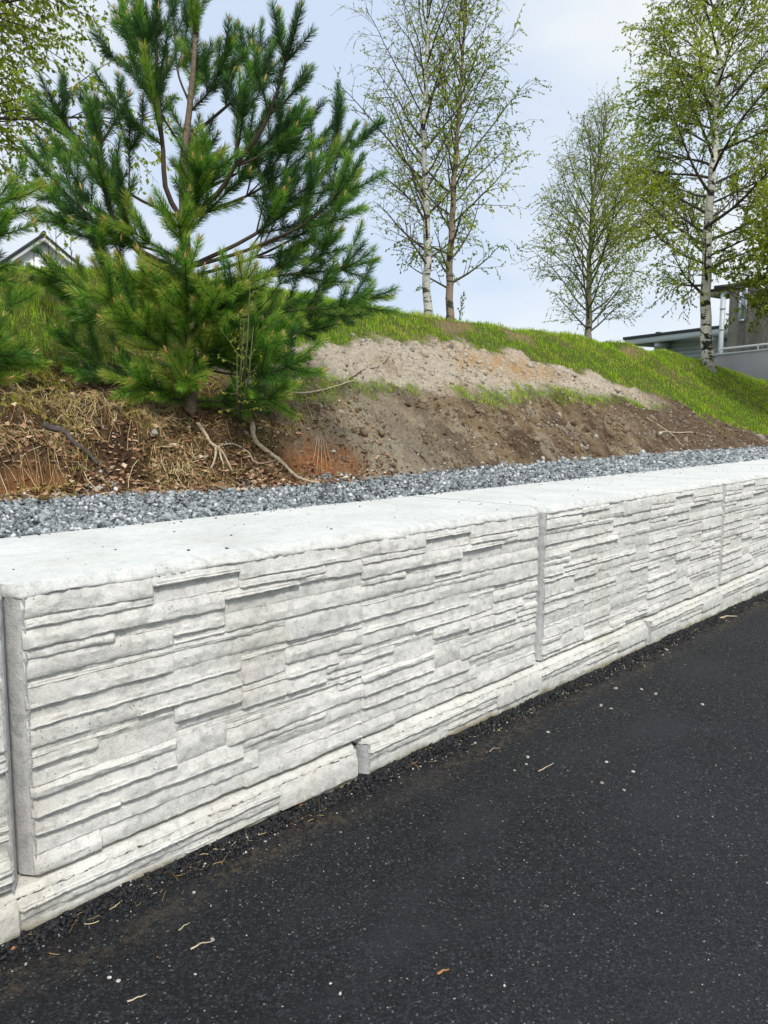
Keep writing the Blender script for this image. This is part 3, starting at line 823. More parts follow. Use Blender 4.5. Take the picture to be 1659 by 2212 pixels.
tag(straw('straw', x, y, rng.uniform(0.05, 0.20, len(x)), np.clip(rng.normal(0.42, 0.34, len(x)) + (c4 - 0.52) * 1.6, 0, 1), M['straw']), 'tangle of dry straw and dead grass on the left bank', 'dry grass', kind='stuff')
x, y = sample(42000, 0.9, 5.6, 1.75, 3.3, 5, 1)
mk = masks(x, y); ed = y - mk[6]
kk = rng.random(len(x)) < (1 - mk[0]) * (1 - xmid(x - 0.6, y)) * (1 - 0.85 * mk[4]) * (0.12 + 0.9 * sstep(0.5, 0.05, ed)) * sstep(-0.17, -0.02, ed) * 0.55; x, y = x[kk], y[kk]
n = len(x); s_ = rng.uniform(0.010, 0.034, n)
Rm = rotm(n); q = np.array([[-1, 0, 0], [0, -0.62, 0.28], [1, 0, 0.05], [0, 0.62, 0.28]])
V = np.einsum('nij,kj->nki', Rm, q) * s_[:, None, None]; V[:, :, 2] *= 0.55
V += np.stack([x, y, ground(x, y) + 0.010 + rng.uniform(0, 0.012, n)], 1)[:, None]
k = np.arange(n)[:, None] * 4
tag(build('leaf_litter', V.reshape(-1, 3), [np.concatenate([k, k + 1, k + 2, k + 3], 1)], M['litter'], tint=np.repeat(rng.random(n), 4)), 'brown dead leaves and needles along the foot of the left bank', 'leaf litter', kind='stuff')

# coarse dark crumbs where the asphalt meets the wall
x = rng.uniform(0.3, 12, 5200); y = -0.045 - np.abs(rng.normal(0.0, 0.035, 5200))
sz = rng.uniform(0.008, 0.022, len(x))
CRX = (x, y, sz)
# road grit
x = rng.uniform(0.5, 10, 9000); y = -np.abs(rng.normal(0.02, 0.06, 9000)) - 0.04
sz = rng.uniform(0.003, 0.010, len(x))
tn = rng.random(len(x)) ** 1.2
x2, y2 = sample(1700, 0.4, 8, -2.1, -0.1, 2.5, 0.8); s2 = rng.uniform(0.0025, 0.0055, len(x2))
x = np.r_[x, x2, CRX[0]]; y = np.r_[y, y2, CRX[1]]; sz = np.r_[sz, s2, CRX[2]]; tn = np.r_[tn, rng.uniform(0.8, 1.0, len(x2)), rng.uniform(0, 0.7, len(CRX[0]))]
def zr(x, y):
    v = zroad(x) + (fbm(x * 1.3, y * 1.3, s=3) - 0.5) * 0.022 + (fbm(x * 14, y * 14, s=4, o=3) - 0.5) * 0.006
    return v + sstep(-0.09, -0.02, y) * (0.012 + 0.03 * (fbm(x * 6, y * 6, s=9) - 0.4))
tag(stone_cloud('road_grit', np.stack([x, y, zr(x, y) + sz * 0.25], 1), sz, M['crumb'], tn), 'loose asphalt crumbs and pale grit along the wall foot', 'grit', kind='stuff')
#PART2

# ------------------------------------------------------------------ trees
def unit(v): return v / (np.linalg.norm(v) + 1e-12)
def perp(d, a):
    ref = np.array([0, 0, 1.0]) if abs(d[2]) < 0.9 else np.array([1.0, 0, 0])
    u = unit(np.cross(d, ref)); v = np.cross(d, u)
    return u * math.cos(a) + v * math.sin(a)
def sweep(p, d, ln, n, up=0.0, jit=0.06, rd=None):
    """a growing line: starts at p along d, bends by `up` per unit length"""
    P = [p]; d = unit(d)
    for i in range(n):
        d = unit(d + np.array([0, 0, up]) * (ln / n) + rd.normal(0, jit, 3))
        P.append(P[-1] + d * (ln / n))
    return np.array(P)
def at_t(P, t):
    f = t * (len(P) - 1); i = min(int(f), len(P) - 2)
    return P[i] + (P[i + 1] - P[i]) * (f - i), unit(P[i + 1] - P[i])

def leaves_mesh(name, P, D, size, tint, mat, parent):
    n = len(P); a = rng.normal(size=(n, 3)); D = D / (np.linalg.norm(D, axis=1)[:, None] + 1e-9)
    S = np.cross(D, a); S /= np.linalg.norm(S, axis=1)[:, None] + 1e-9
    s = size[:, None]
    V = np.stack([P, P + D * s * 0.45 + S * s * 0.36, P + D * s, P + D * s * 0.45 - S * s * 0.36], 1).reshape(-1, 3)
    k = np.arange(n)[:, None] * 4
    return build(name, V, [np.concatenate([k, k + 1, k + 2, k + 3], 1)], mat, parent, tint=np.repeat(tint, 4))

def birch(name, label, cat, trunk_pts, r0, nb, t0, crown, seed, bark, leaf_n, leaf_s, twigm, el=(25, 62), group=None, leafmat='leaf_birch', bare_top=0.0, droop=1.0, density=1.0, rmin=0.012):
    rd = np.random.default_rng(seed)
    T = bez(trunk_pts, 30); n = len(T)
    T[1:-1] += rd.normal(0, r0 * 0.16, (n - 2, 3)) * [1, 1, 0.2]
    H = T[-1, 2] - T[0, 2]
    root = empty(name, tuple(T[0])); o0 = T[0].copy()
    tag(root, label, cat, group)
    T = T - o0
    tt = np.linspace(0, 1, n)
    b = MB(); rad = r0 * ((1 - tt) ** 1.25) + rmin * 0.7; rad[0] *= 1.25; rad[1] *= 1.05
    b.tube(T, rad, 12)
    trunk = b.build('trunk', M[bark], root, True)
    LP, LD, LS, LT = [], [], [], []
    az0 = rd.uniform(0, 6.28)
    for i in range(nb):
        u = (i + rd.uniform(0, 0.8)) / nb
        t = t0 + (0.985 - t0) * u
        p, d = at_t(T, t)
        a = az0 + i * 2.4 + rd.normal(0, 0.3)
        e = R(el[0] + (el[1] - el[0]) * u + rd.normal(0, 6))
        out = np.array([math.cos(a), math.sin(a), 0])
        ln = crown * np.interp(u, [0, 0.12, 0.35, 0.7, 1], [0.62, 0.95, 1.0, 0.66, 0.25]) * rd.uniform(0.72, 1.18)
        rb = max(0.006, r0 * 0.34 * (1 - t) ** 0.6 * rd.uniform(0.7, 1.1)) + 0.003
        d0 = out * math.cos(e) + np.array([0, 0, 1]) * math.sin(e)
        P = sweep(p, d0, ln, 9, 0.12, 0.075, rd)
        b = MB(); b.tube(P, np.linspace(rb, 0.0035, 10), 5, cap=False)
        ns = max(5, int(ln * 8.5 * density))
        for j in range(ns):
            ts = 0.16 + 0.83 * (j + rd.random()) / ns
            q, dq = at_t(P, ts)
            ls = ln * (0.52 * (1 - ts) + 0.16) * rd.uniform(0.6, 1.25)
            dd_ = unit(dq * 0.8 + perp(dq, rd.uniform(0, 6.28)) * 0.8 + np.array([0, 0, 0.12]))
            Q = sweep(q, dd_, ls, 6, -0.55 * droop, 0.11, rd)
            b.tube(Q, np.linspace(rb * 0.34 * (1 - ts * 0.5) + 0.001, 0.0016, 7), 4, cap=False)
            nt_ = max(2, int(ls * 9 * density))
            for k in range(nt_):
                tw = 0.2 + 0.8 * (k + rd.random()) / nt_
                w0, dw = at_t(Q, tw)
                lt = rd.uniform(0.10, 0.34) * min(1.0, 0.5 + crown * 0.3)
                W = sweep(w0, unit(dw * 0.7 + perp(dw, rd.uniform(0, 6.28)) * 0.8), lt, 4, -1.6 * droop, 0.14, rd)
                b.tube(W, np.linspace(0.0022, 0.0012, 5), 3, cap=False)
                full = 1.0 if rd.random() > bare_top * u * 1.2 else 0.25
                nl = rd.poisson(leaf_n * full)
                for _ in range(nl):
                    c, dl = at_t(W, rd.random())
                    LP.append(c); LD.append(rd.normal(size=3) * 0.8 + dl + np.array([0, 0, -0.5])); LS.append(leaf_s * rd.uniform(0.6, 1.25))
                    LT.append(np.clip(0.58 + 0.28 * math.sin(a * 2 + u * 9 + i) + rd.normal(0, 0.2), 0, 1))
        b.build('branch', M[twigm], root)
    if LP:
        lv = leaves_mesh('leaves', np.array(LP), np.array(LD), np.array(LS), np.array(LT), M[leafmat], root)
        lv['kind'] = 'stuff'
    return root

def tp(px, py, depth, dz=0):
    p = atd(px, py, depth); return p
def based(px, py, depth):
    p = atd(px, py, depth); q = p.copy(); q[2] = float(ground(p[0], p[1])) - 0.12; return q
# two birches on the crest
b1 = based(921, 683, 11.6)
birch('birch_tree', 'slender birch with a pure white trunk and sparse upper twigs, standing on the crest', 'tree',
      [b1, tp(922, 500, 11.6), tp(916, 300, 11.7), tp(925, 80, 11.7), tp(936, -260, 11.8)], 0.058, 46, 0.12, 1.6, 3, 'birch_white', 8.5, 0.030, 'twig', (38, 70), bare_top=0.75, droop=0.6)
b2 = based(971, 690, 12.0)
birch('birch_tree', 'birch with a brownish trunk, just right of the white-trunked one on the crest', 'tree',
      [b2, tp(975, 520, 12.0), tp(985, 330, 12.0), tp(1000, 120, 12.1), tp(1010, -200, 12.2)], 0.055, 54, 0.08, 1.5, 14, 'birch_brown', 14, 0.033, 'twig_green', (32, 66), bare_top=0.3, droop=0.7)
b3 = based(1272, 722, 16.4)
birch('birch_tree', 'smaller many-stemmed birch with bare pointed top, left of the thick scarred birch', 'tree',
      [b3, tp(1272, 600, 16.4), tp(1282, 430, 16.5), tp(1312, 250, 16.6)], 0.072, 60, 0.06, 2.0, 25, 'birch_grey', 10.5, 0.035, 'twig_green', (36, 72), bare_top=0.8, droop=0.6)
b4 = based(1533, 785, 19.0)
birch('birch_tree', 'tall birch with a thick white trunk marked by black scars, on the slope at right', 'tree',
      [b4, tp(1524, 640, 19.0), tp(1530, 480, 19.0), tp(1545, 300, 19.1), tp(1556, 100, 19.2), tp(1575, -350, 19.4)], 0.138, 70, 0.13, 3.3, 36, 'birch_big', 15, 0.047, 'twig', (14, 60), bare_top=0.1, density=1.0)
# broadleaf tree at the right edge: a low bough hangs in front of the concrete building
b5 = based(1860, 860, 17.0)
birch('leafy_tree', 'dense olive-green leafy boughs reaching in from the right edge before the stained building', 'tree',
      [b5, tp(1840, 720, 17), tp(1830, 600, 17), tp(1820, 480, 17)], 0.12, 34, 0.66, 2.8, 51, 'birch_grey', 12, 0.07, 'twig', (0, 12), leafmat='leaf_dark', droop=0.15, density=1.0)
# tree hanging in at the top left
b6 = based(-330, 800, 6.6)
birch('birch_tree', 'leafy tree reaching in at the top left corner with catkins and fresh leaves', 'tree',
      [b6, tp(-330, 560, 6.7), tp(-290, 200, 6.9), tp(-230, -150, 7.0), tp(-150, -420, 7.1)], 0.11, 64, 0.32, 2.5, 62, 'birch_white', 12, 0.042, 'twig', (4, 34), density=0.95)
# a thin sapling on the skyline between the birches, and saplings in front of the house
def sapling(label, x, y, depth, top, seed, n=9, leaf=1, lean=0, cat='sapling', leafs=0.02, hgt=1.0, group=None):
    rd = np.random.default_rng(seed)
    p0 = based(x, y, depth); p1 = atd(x + lean, top, depth)
    root = empty('sapling', tuple(p0)); tag(root, label, cat, group)
    P = bez([p0 - p0, (p1 - p0) * 0.5 + rd.normal(0, 0.02, 3), p1 - p0], 12)
    b = MB(); b.tube(P, np.linspace(0.009, 0.002, 12), 5); b.build('trunk', M['twig'], root)
    LP, LD, LS = [], [], []
    b = MB()
    for i in range(n):
        t = 0.25 + 0.72 * i / n
        q, d = at_t(P, t)
        W = sweep(q, unit(d + perp(d, rd.uniform(0, 6.28)) * 0.7), (1.05 - t) * 0.42 * np.linalg.norm(P[-1]) * rd.uniform(0.7, 1.1), 6, 0.4, 0.07, rd)
        b.tube(W, np.linspace(0.004, 0.0015, 7), 4, cap=False)
        for _ in range(9 * leaf):
            c, dl = at_t(W, rd.random()); LP.append(c); LD.append(rd.normal(size=3) + dl); LS.append(leafs * rd.uniform(0.6, 1.2))
    b.build('branch', M['twig'], root)
    lv = leaves_mesh('leaves', np.array(LP), np.array(LD), np.array(LS), rng.uniform(0, 0.6, len(LP)), M['leaf_birch'], root); lv['kind'] = 'stuff'
sapling('thin budding sapling crossing the roof line, right one before the white house', 121, 578, 9.2, 455, 4, 9)
sapling('thin budding sapling before the white gable, left of the one crossing the roof line', 104, 578, 9.0, 508, 5, 7)
sapling('short budding sapling just right of the white gable roof', 152, 580, 9.0, 505, 6, 7)
sapling('very thin sapling before the left half of the white gable', 74, 578, 9.4, 528, 8, 4)
sapling('low bare shrub on the crest just right of the brown-trunked birch', 990, 692, 12.6, 628, 9, 12, lean=12, leafs=0.03)

# ------------------------------------------------------------------ the pine
def needles(mb, P, t0, rd, nl=0.072, dens=1350, wd=0.0027, tone=0.5):
    """needle blades round a shoot from t0 to its tip"""
    seg = np.linalg.norm(np.diff(P, axis=0), axis=1).sum() * (1 - t0)
    n = int(seg * dens)
    if n < 3: return
    t = t0 + (1 - t0) * rd.random(n) ** 0.93
    f = t * (len(P) - 1); i = np.minimum(f.astype(int), len(P) - 2); f = (f - i)[:, None]
    q = P[i] + (P[i + 1] - P[i]) * f
    d = P[i + 1] - P[i]; d /= np.linalg.norm(d, axis=1)[:, None]
    a = rd.normal(size=(n, 3)); a -= (a * d).sum(1)[:, None] * d; a /= np.linalg.norm(a, axis=1)[:, None]
    ang = np.radians(rd.normal(44, 5, n)) - 0.35 * sstep(0.86, 1.0, t)
    u = d * np.cos(ang)[:, None] + a * np.sin(ang)[:, None]
    ln = (nl * rd.uniform(0.72, 1.1, n))[:, None]
    s = np.cross(u, rd.normal(size=(n, 3))); s /= np.linalg.norm(s, axis=1)[:, None]; s *= wd / 2
    m = q + u * ln * 0.55
    e = q + u * ln + d * ln * 0.10 + np.array([0, 0, -0.004])
    V = np.stack([q - s * 0.6, q + s * 0.6, m - s, m + s, e], 1).reshape(-1, 3)
    k = np.arange(n)[:, None] * 5
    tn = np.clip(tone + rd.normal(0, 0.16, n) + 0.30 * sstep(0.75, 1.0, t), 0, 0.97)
    tn[rd.random(n) < 0.012] = 1.0
    mb.add(V, [np.concatenate([k, k + 1, k + 3, k + 2], 1), np.concatenate([k + 2, k + 3, k + 4], 1)], np.repeat(tn, 5))
BUDS = []
for q_ in range(5):
    mb_ = MB(); rb_ = np.random.default_rng(q_)
    for j in range((1, 1, 1, 2, 3)[q_]):
        u = unit(np.array([0, 0, 1.0]) + (rb_.normal(0, 0.30, 3) if j else 0)); ln = 0.052 if j == 0 else 0.03
        t = np.array([0, .2, .5, .8, 1]); mb_.tube(u * (t * ln)[:, None] - (u * 0.004 if j else 0), np.array([.7, 1, .95, .6, .1]) * 0.0072, 6, cap=False)
    o_ = mb_.build('bud', M['bud']); BUDS.append(o_.data); bpy.data.objects.remove(o_)
def bud(br, p, d, rd):
    o = bpy.data.objects.new('bud', BUDS[rd.integers(0, 5)]); col.objects.link(o); o.parent = br
    o.location = tuple(p); o.rotation_euler = Vector(unit(d + np.array([0, 0, 0.6]))).to_track_quat('Z', 'Y').to_euler()
    sc_ = rd.uniform(0.75, 1.1); o.scale = (sc_, sc_, sc_)

def pine_branch(root, o0, P, r, rd, depth_lv=0, nodes=(0.32, 0.58, 0.80), side=0.50, tone=0.5, nl=0.072, budp=0.38):
    wood, ndl, bd = MB(), MB(), []
    def limb(P, r, lv):
        n = len(P); L_ = np.linalg.norm(np.diff(P, axis=0), axis=1).sum()
        wood.tube(P, np.linspace(r, max(0.0028, r * 0.25), n), 6, cap=False)
        t0 = max(0.0, 1 - 0.72 / L_) if lv == 0 else max(0.06, 1 - 0.50 / L_)
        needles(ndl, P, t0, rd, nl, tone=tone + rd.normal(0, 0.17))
        if rd.random() < budp + (0.6 if lv == 0 else 0): bd.append((P[-1], unit(P[-1] - P[-2])))
        if lv >= 2 or L_ < (0.34 if lv == 0 else 0.42): return
        nd = nodes if lv == 0 else (0.5,)
        for t in nd:
            if L_ < 0.5 and t < 0.5: continue
            q, d = at_t(P, t)
            a0 = rd.uniform(0, 6.28)
            m = rd.integers(2, 5) if lv == 0 else rd.integers(1, 4)
            for j in range(m):
                pr = perp(d, a0 + j * 6.28 / m + rd.normal(0, 0.25))
                ln = L_ * side * (1.25 - t) * rd.uniform(0.75, 1.2)
                ln = min(max(ln, 0.26), 0.66) if lv == 0 else min(max(ln, 0.2), 0.4)
                limb(sweep(q, unit(d * 0.95 + pr * 0.80 + np.array([0, 0, 0.15])), ln, 7, 1.1, 0.025, rd), max(0.004, r * 0.42), lv + 1)
    limb(P, r, 0)
    br = wood.build('branch', M['shoot'], root)
    nn_ = ndl.build('needles', M['needle'], br); nn_['kind'] = 'stuff'
    for q_, d_ in bd: bud(br, q_, d_, rd)
    return br

ZP = 5.65
def pl(pp, d0, d1):
    """traced limb: display points, leaving the trunk at depth d0 and ending at depth d1"""
    n = len(pp); return np.array([atd(x, y, d0 + (d1 - d0) * i / (n - 1)) for i, (x, y) in enumerate(pp)])
pb = based(412, 890, ZP)
pine = empty('pine_tree', tuple(pb))
tag(pine, 'young pine with orange buds growing on the bank above the white blocks', 'tree')
TP = np.array([pb] + [atd(x, y, ZP) for x, y in ((410, 760), (405, 620), (398, 480), (396, 350), (410, 230), (420, 110), (425, -40), (428, -190))])
rp = np.random.default_rng(5)
Tn = bez(TP, 40) - pb
b = MB(); b.tube(Tn, np.interp(np.linspace(0, 1, 40), [0, 0.3, 0.55, 0.8, 1], [0.056, 0.043, 0.026, 0.014, 0.006]), 12); b.build('trunk', M['wood'], pine, True)
MAN = [
 ([(402, 598), (345, 575), (275, 520), (236, 450), (222, 380), (217, 300), (207, 212)], -0.25, 0.022),
 ([(398, 590), (340, 560), (265, 520), (200, 472), (125, 400), (52, 312)], 0.10, 0.020),
 ([(390, 470), (362, 420), (352, 320), (343, 230), (338, 120), (336, -20)], -0.15, 0.022),
 ([(352, 315), (300, 272), (262, 235), (232, 202)], 0.1, 0.010),
 ([(390, 470), (330, 445), (280, 418), (215, 350), (150, 290), (84, 232)], 0.25, 0.014),
 ([(395, 560), (300, 530), (220, 505), (150, 480), (92, 452)], -0.2, 0.012),
 ([(405, 470), (470, 420), (510, 355), (560, 290), (598, 200), (622, 110), (642, 22)], -0.2, 0.022),
 ([(405, 300), (460, 255), (515, 205), (548, 160), (566, 48)], 0.2, 0.014),
 ([(408, 220), (385, 160), (378, 80), (372, -40)], 0.2, 0.010),
 ([(412, 240), (450, 200), (480, 140), (497, 90)], -0.1, 0.008),
 ([(400, 330), (350, 250), (300, 170), (262, 20)], 0.1, 0.010),
 ([(402, 430), (520, 370), (600, 320), (640, 285), (682, 245)], 0.25, 0.012),
 ([(402, 470), (540, 420), (640, 350), (722, 272)], 0.3, 0.014),
 ([(402, 580), (560, 500), (680, 400), (730, 330), (770, 268)], 0.15, 0.018),
 ([(402, 580), (560, 530), (690, 460), (745, 400), (782, 340)], -0.15, 0.016),
 ([(405, 600), (540, 560), (660, 500), (730, 450), (770, 415)], 0.3, 0.015),
 ([(405, 620), (540, 600), (660, 590), (740, 580), (812, 562)], 0.1, 0.016),
 ([(408, 700), (560, 680), (680, 665), (770, 650), (842, 642)], 0.0, 0.015),
 ([(408, 700), (340, 695), (290, 685), (200, 640), (68, 578)], -0.1, 0.015),
 ([(295, 688), (262, 630), (240, 590), (215, 535)], -0.15, 0.010),
 ([(410, 830), (300, 818), (220, 790), (160, 740), (108, 700)], 0.0, 0.013),
 ([(412, 800), (540, 760), (640, 720), (720, 690)], 0.05, 0.014),
 ([(410, 790), (520, 810), (600, 800), (668, 770)], -0.3, 0.012),
]
for pp, dz, r in MAN:
    P = bez(pl(pp, ZP, ZP + dz * 2.2), 14) - pb
    pine_branch(pine, pb, P, r, rp, tone=0.30 if pp[-1][1] < 300 else 0.46)  # high limbs get darker needles, their look against bright sky put into colour
def whorl(root, o0, trunk, t, n, ln, el, rd, r, azr=None, tone=0.55, side=0.42):
    for j in range(n):
        a = (rd.uniform(0, 6.28) if azr is None else azr + rd.uniform(-1.0, 1.0)) + j * 6.28 / n
        p, d = at_t(trunk, t)
        e = R(el + rd.normal(0, 7))
        lat = abs(math.cos(a) * RT[0] + math.sin(a) * RT[1])
        P = sweep(p, np.array([math.cos(a) * math.cos(e), math.sin(a) * math.cos(e), math.sin(e)]), ln * (1 - (0.72 if math.cos(a) * RT[0] + math.sin(a) * RT[1] < 0 else 0.15) * lat) * rd.uniform(0.75, 1.1), 12, 0.35, 0.03, rd)
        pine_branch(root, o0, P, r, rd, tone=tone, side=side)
tz = lambda py: np.interp(-py, [-890, -760, -620, -480, -350, -230, -110, 40, 190], np.linspace(0, 1, 9))
for py, n, ln, el in ((840, 3, 0.8, 4), (770, 5, 0.95, 5), (700, 4, 1.05, 12), (600, 3, 0.95, 22), (480, 3, 0.8, 34), (390, 2, 0.6, 42), (290, 1, 0.5, 52), (220, 2, 0.45, 58), (100, 2, 0.35, 62)):
    whorl(pine, pb, Tn, tz(py), n, ln, el, rp, 0.012)
# the limb tops towards the viewer: short shoots seen end-on
FC = math.atan2(-FH[1], -FH[0])
for py, ln in ((825, 0.5), (765, 0.7), (700, 0.8), (630, 0.7), (545, 0.5)):
    for k in range(3 if py in (700, 765) else 2):
        p, d = at_t(Tn, tz(py)); a = FC + (k - 0.8) * 0.9 + rp.uniform(-0.35, 0.35); e = R((8 if py > 800 else 14) + rp.normal(0, 6))
        P = sweep(p, np.array([math.cos(a) * math.cos(e), math.sin(a) * math.cos(e), math.sin(e)]), ln * rp.uniform(0.8, 1.1), 12, 0.45, 0.03, rp)
        pine_branch(pine, pb, P, 0.011, rp, tone=0.78)  # front shoots tinted brighter, the light on them put into needle colour

# second pine, mostly outside the left edge
pb2 = based(-230, 900, 4.9)
pine2 = empty('pine_tree', tuple(pb2))
tag(pine2, 'second pine of which only a few branch tips show at the left edge', 'tree')
T2 = bez(np.array([pb2] + [atd(x, y, 4.9) for x, y in ((-235, 700), (-240, 480), (-235, 250), (-230, 60))]), 24) - pb2
b = MB(); b.tube(T2, np.linspace(0.05, 0.012, 24), 10); b.build('trunk', M['wood'], pine2, True)
for pp, dz in (([(-235, 560), (-120, 510), (-20, 450), (40, 420), (80, 395)], 0.0), ([(-235, 600), (-120, 570), (-30, 520), (22, 468)], -0.1), ([(-235, 760), (-120, 740), (-20, 690), (58, 622)], 0.1), ([(-235, 800), (-100, 790), (-30, 770), (22, 742)], -0.1), ([(-235, 840), (-120, 830), (-30, 800), (60, 760)], 0.3), ([(-235, 700), (-150, 640), (-90, 560), (-60, 470)], 0.0)):
    pine_branch(pine2, pb2, bez(pl(pp, 4.9, 4.9 + dz), 14) - pb2, 0.014, rp, tone=0.6)
for t, n in ((0.12, 3), (0.25, 3), (0.7, 3)):
    whorl(pine2, pb2, T2, t, n, 0.42, 25, rp, 0.011)

# thin upright shrub in front of the pine
rs = np.random.default_rng(77)
sb = surf(517, 915)
shrub = empty('shrub', tuple(sb)); tag(shrub, 'thin upright bare-stemmed shrub in front of the pine, rising from the bank edge', 'shrub')
LP, LD, LS = [], [], []
for (ex, ey, wobble) in ((541, 600, 8), (528, 690, -6), (548, 700, 10), (512, 760, -5)):
    P = bez(np.array([sb, atd((517 + ex) / 2 + wobble * 0.5, (915 + ey) / 2, 5.05), atd(ex, ey, 5.15)]), 12) - sb
    b = MB(); b.tube(P, np.linspace(0.010, 0.003, 12), 6)
    for k in range(5):
        q, d = at_t(P, rs.uniform(0.35, 0.95)); W = sweep(q, unit(d + perp(d, rs.uniform(0, 6.28)) * 0.9), rs.uniform(0.12, 0.3), 5, 0.2, 0.1, rs)
        b.tube(W, np.linspace(0.004, 0.0015, 6), 4, cap=False)
        for _ in range(10): c, dl = at_t(W, rs.random()); LP.append(c); LD.append(rs.normal(size=3) + dl); LS.append(0.02 * rs.uniform(0.6, 1.3))
    b.build('branch', M['twig_green'], shrub)
lv = leaves_mesh('leaves', np.array(LP), np.array(LD), np.array(LS), rng.uniform(0.4, 1, len(LP)), M['leaf_birch'], shrub); lv['kind'] = 'stuff'

# ------------------------------------------------------------------ roots, sticks and stones on the bank
def stick(name, label, cat, pp, r, mat, lift=0.02, group=None, fork=(), seed=1, float_=None):
    rd = np.random.default_rng(seed)
    def path(pp, rr_):
        q = bez(np.array([surf(*a) for a in pp]), 5 * len(pp))
        g_ = ground(q[:, 0], q[:, 1])
        for _ in range(6): g_ = np.r_[g_[0], (g_[:-2] + 2 * g_[1:-1] + g_[2:]) / 4, g_[-1]]
        q[:, 2] = g_ + rr_ * 1.1 + lift * 0.7 * np.sin(np.linspace(0.3, 2.9, len(q)))
        return q
    P = path(pp, r); o = P[0].copy()
    b = MB(); n = len(P)
    b.tube(P - o, np.linspace(r * 1.25, r * 0.5, n) * rd.uniform(0.82, 1.2, n), 8, cap=True)
    for fp, fr in fork:
        Q = path(fp, fr); b.tube(Q - o, np.linspace(fr, fr * 0.4, len(Q)) * rd.uniform(0.85, 1.15, len(Q)), 6)
    ob = b.build(name, M[mat], None, True); ob.location = tuple(o)
    return tag(ob, label, cat, group)
stick('dead_branch', 'dark weathered dead branch lying down the left bank', 'branch', [(92, 934), (130, 950), (165, 975), (190, 1000), (212, 1028)], 0.020, 'deadwood', 0.018, fork=[([(212, 1022), (228, 1036), (240, 1046)], 0.007)])
stick('root', 'pale forked root with three prongs hanging down the bank', 'root', [(425, 920), (445, 952), (462, 985), (480, 1005), (502, 1030)], 0.013, 'root', 0.018, fork=[([(466, 988), (466, 1005), (455, 1028)], 0.012), ([(474, 990), (476, 1010), (484, 1022)], 0.012)], seed=2)
stick('root', 'thick pale root running down the bank beside the orange soil pocket', 'root', [(545, 935), (550, 960), (572, 985), (600, 1005), (620, 1022), (640, 1038), (690, 1048)], 0.017, 'root', 0.02, fork=[([(620, 1024), (650, 1036), (668, 1046)], 0.006), ([(600, 1002), (625, 1012), (640, 1020)], 0.014)], seed=3)
stick('root', 'thin curved root looping between the two pale roots', 'root', [(470, 978), (510, 972), (540, 985), (548, 1005), (575, 1012), (600, 1000)], 0.006, 'root', 0.015, seed=4)
stick('stick', 'long thin stick arching over the left bank below the pine', 'stick', [(258, 800), (305, 840), (335, 892)], 0.006, 'root', 0.05, seed=5)
stick('stick', 'thin straight stick lying level under the pine', 'stick', [(250, 860), (290, 858), (345, 856)], 0.006, 'root', 0.03, seed=6)
stick('dead_branch', 'crooked dark broken limb standing beside the pine trunk', 'branch', [(388, 766), (380, 800), (388, 832)], 0.012, 'deadwood', 0.05, seed=7)
stick('stick', 'thin bare twig curving out of the pale soil scar', 'stick', [(755, 838), (790, 815), (822, 800), (848, 775)], 0.006, 'twig', 0.03, seed=8)
stick('stick', 'long thin bare twig reaching sideways over the soil right of the pine', 'stick', [(600, 860), (680, 862), (740, 855), (790, 838)], 0.006, 'root', 0.05, seed=9)
stick('stick', 'bent pale stick on the dark soil at right, upper of two', 'stick', [(1420, 958 - 20), (1455, 943), (1500, 945), (1560, 948)], 0.010, 'root', 0.015, seed=10)
stick('stick', 'pale stick pointing down the dark soil at right, lower of two', 'stick', [(1395, 915), (1430, 935), (1465, 960), (1495, 978)], 0.010, 'root', 0.015, seed=11)
stick('stick', 'dark stick stuck in the brown soil right of the orange pocket', 'stick', [(895, 1000 - 20), (908, 995), (924, 1012)], 0.010, 'deadwood', 0.01, seed=12)
for i, (x, y_) in enumerate(((690, 925), (702, 1000), (640, 960), (700, 940), (588, 880))):
    stick('hanging_root', ['fine rootlet hanging over the orange soil pocket, leftmost of five', 'second fine rootlet from the left over the orange soil pocket', 'middle one of five fine rootlets over the orange soil pocket', 'fourth fine rootlet from the left over the orange soil pocket', 'fine rootlet hanging over the orange soil pocket, rightmost of five'][i], 'root', [(693 + i * 3, 905), (694 + (i - 2) * 4, 950), (695 + (i - 2) * 12, 985 + (i % 3) * 8)], 0.0028, 'root', 0.02, group='rootlets over the orange soil', seed=20 + i)

# stones on the bank
def rock(label, px, py, size, tone, seed, flat=0.7, name='stone', cat='stone', group=None, P=None, mat='pebble'):
    rd = np.random.default_rng(seed)
    import bmesh
    bm = bmesh.new(); bmesh.ops.create_icosphere(bm, subdivisions=2, radius=0.5)
    ax_ = rd.normal(size=(9, 3)); ax_ /= np.linalg.norm(ax_, axis=1)[:, None]; cut = rd.uniform(0.30, 0.46, 9)
    for v in bm.verts:
        c = np.array(v.co)
        for a, k in zip(ax_, cut):
            s_ = c @ a
            if s_ > k: c = c - a * (s_ - k)
        v.co = Vector(c * [1, 0.78, flat] * size)
    me = bpy.data.meshes.new(name); bm.to_mesh(me); bm.free()
    at_ = me.attributes.new('tint', 'FLOAT', 'POINT'); at_.data.foreach_set('value', np.full(len(me.vertices), tone, np.float32))
    me.materials.append(M[mat])
    o = bpy.data.objects.new(name, me); col.objects.link(o)
    p = surf(px, py) if P is None else P
    z = float(ground(p[0], p[1])) if P is None else p[2]
    o.location = (p[0], p[1], z + size * flat * 0.18); o.rotation_euler = (rd.uniform(-.3, .3), rd.uniform(-.3, .3), rd.uniform(0, 6))
    return tag(o, label, cat, group)
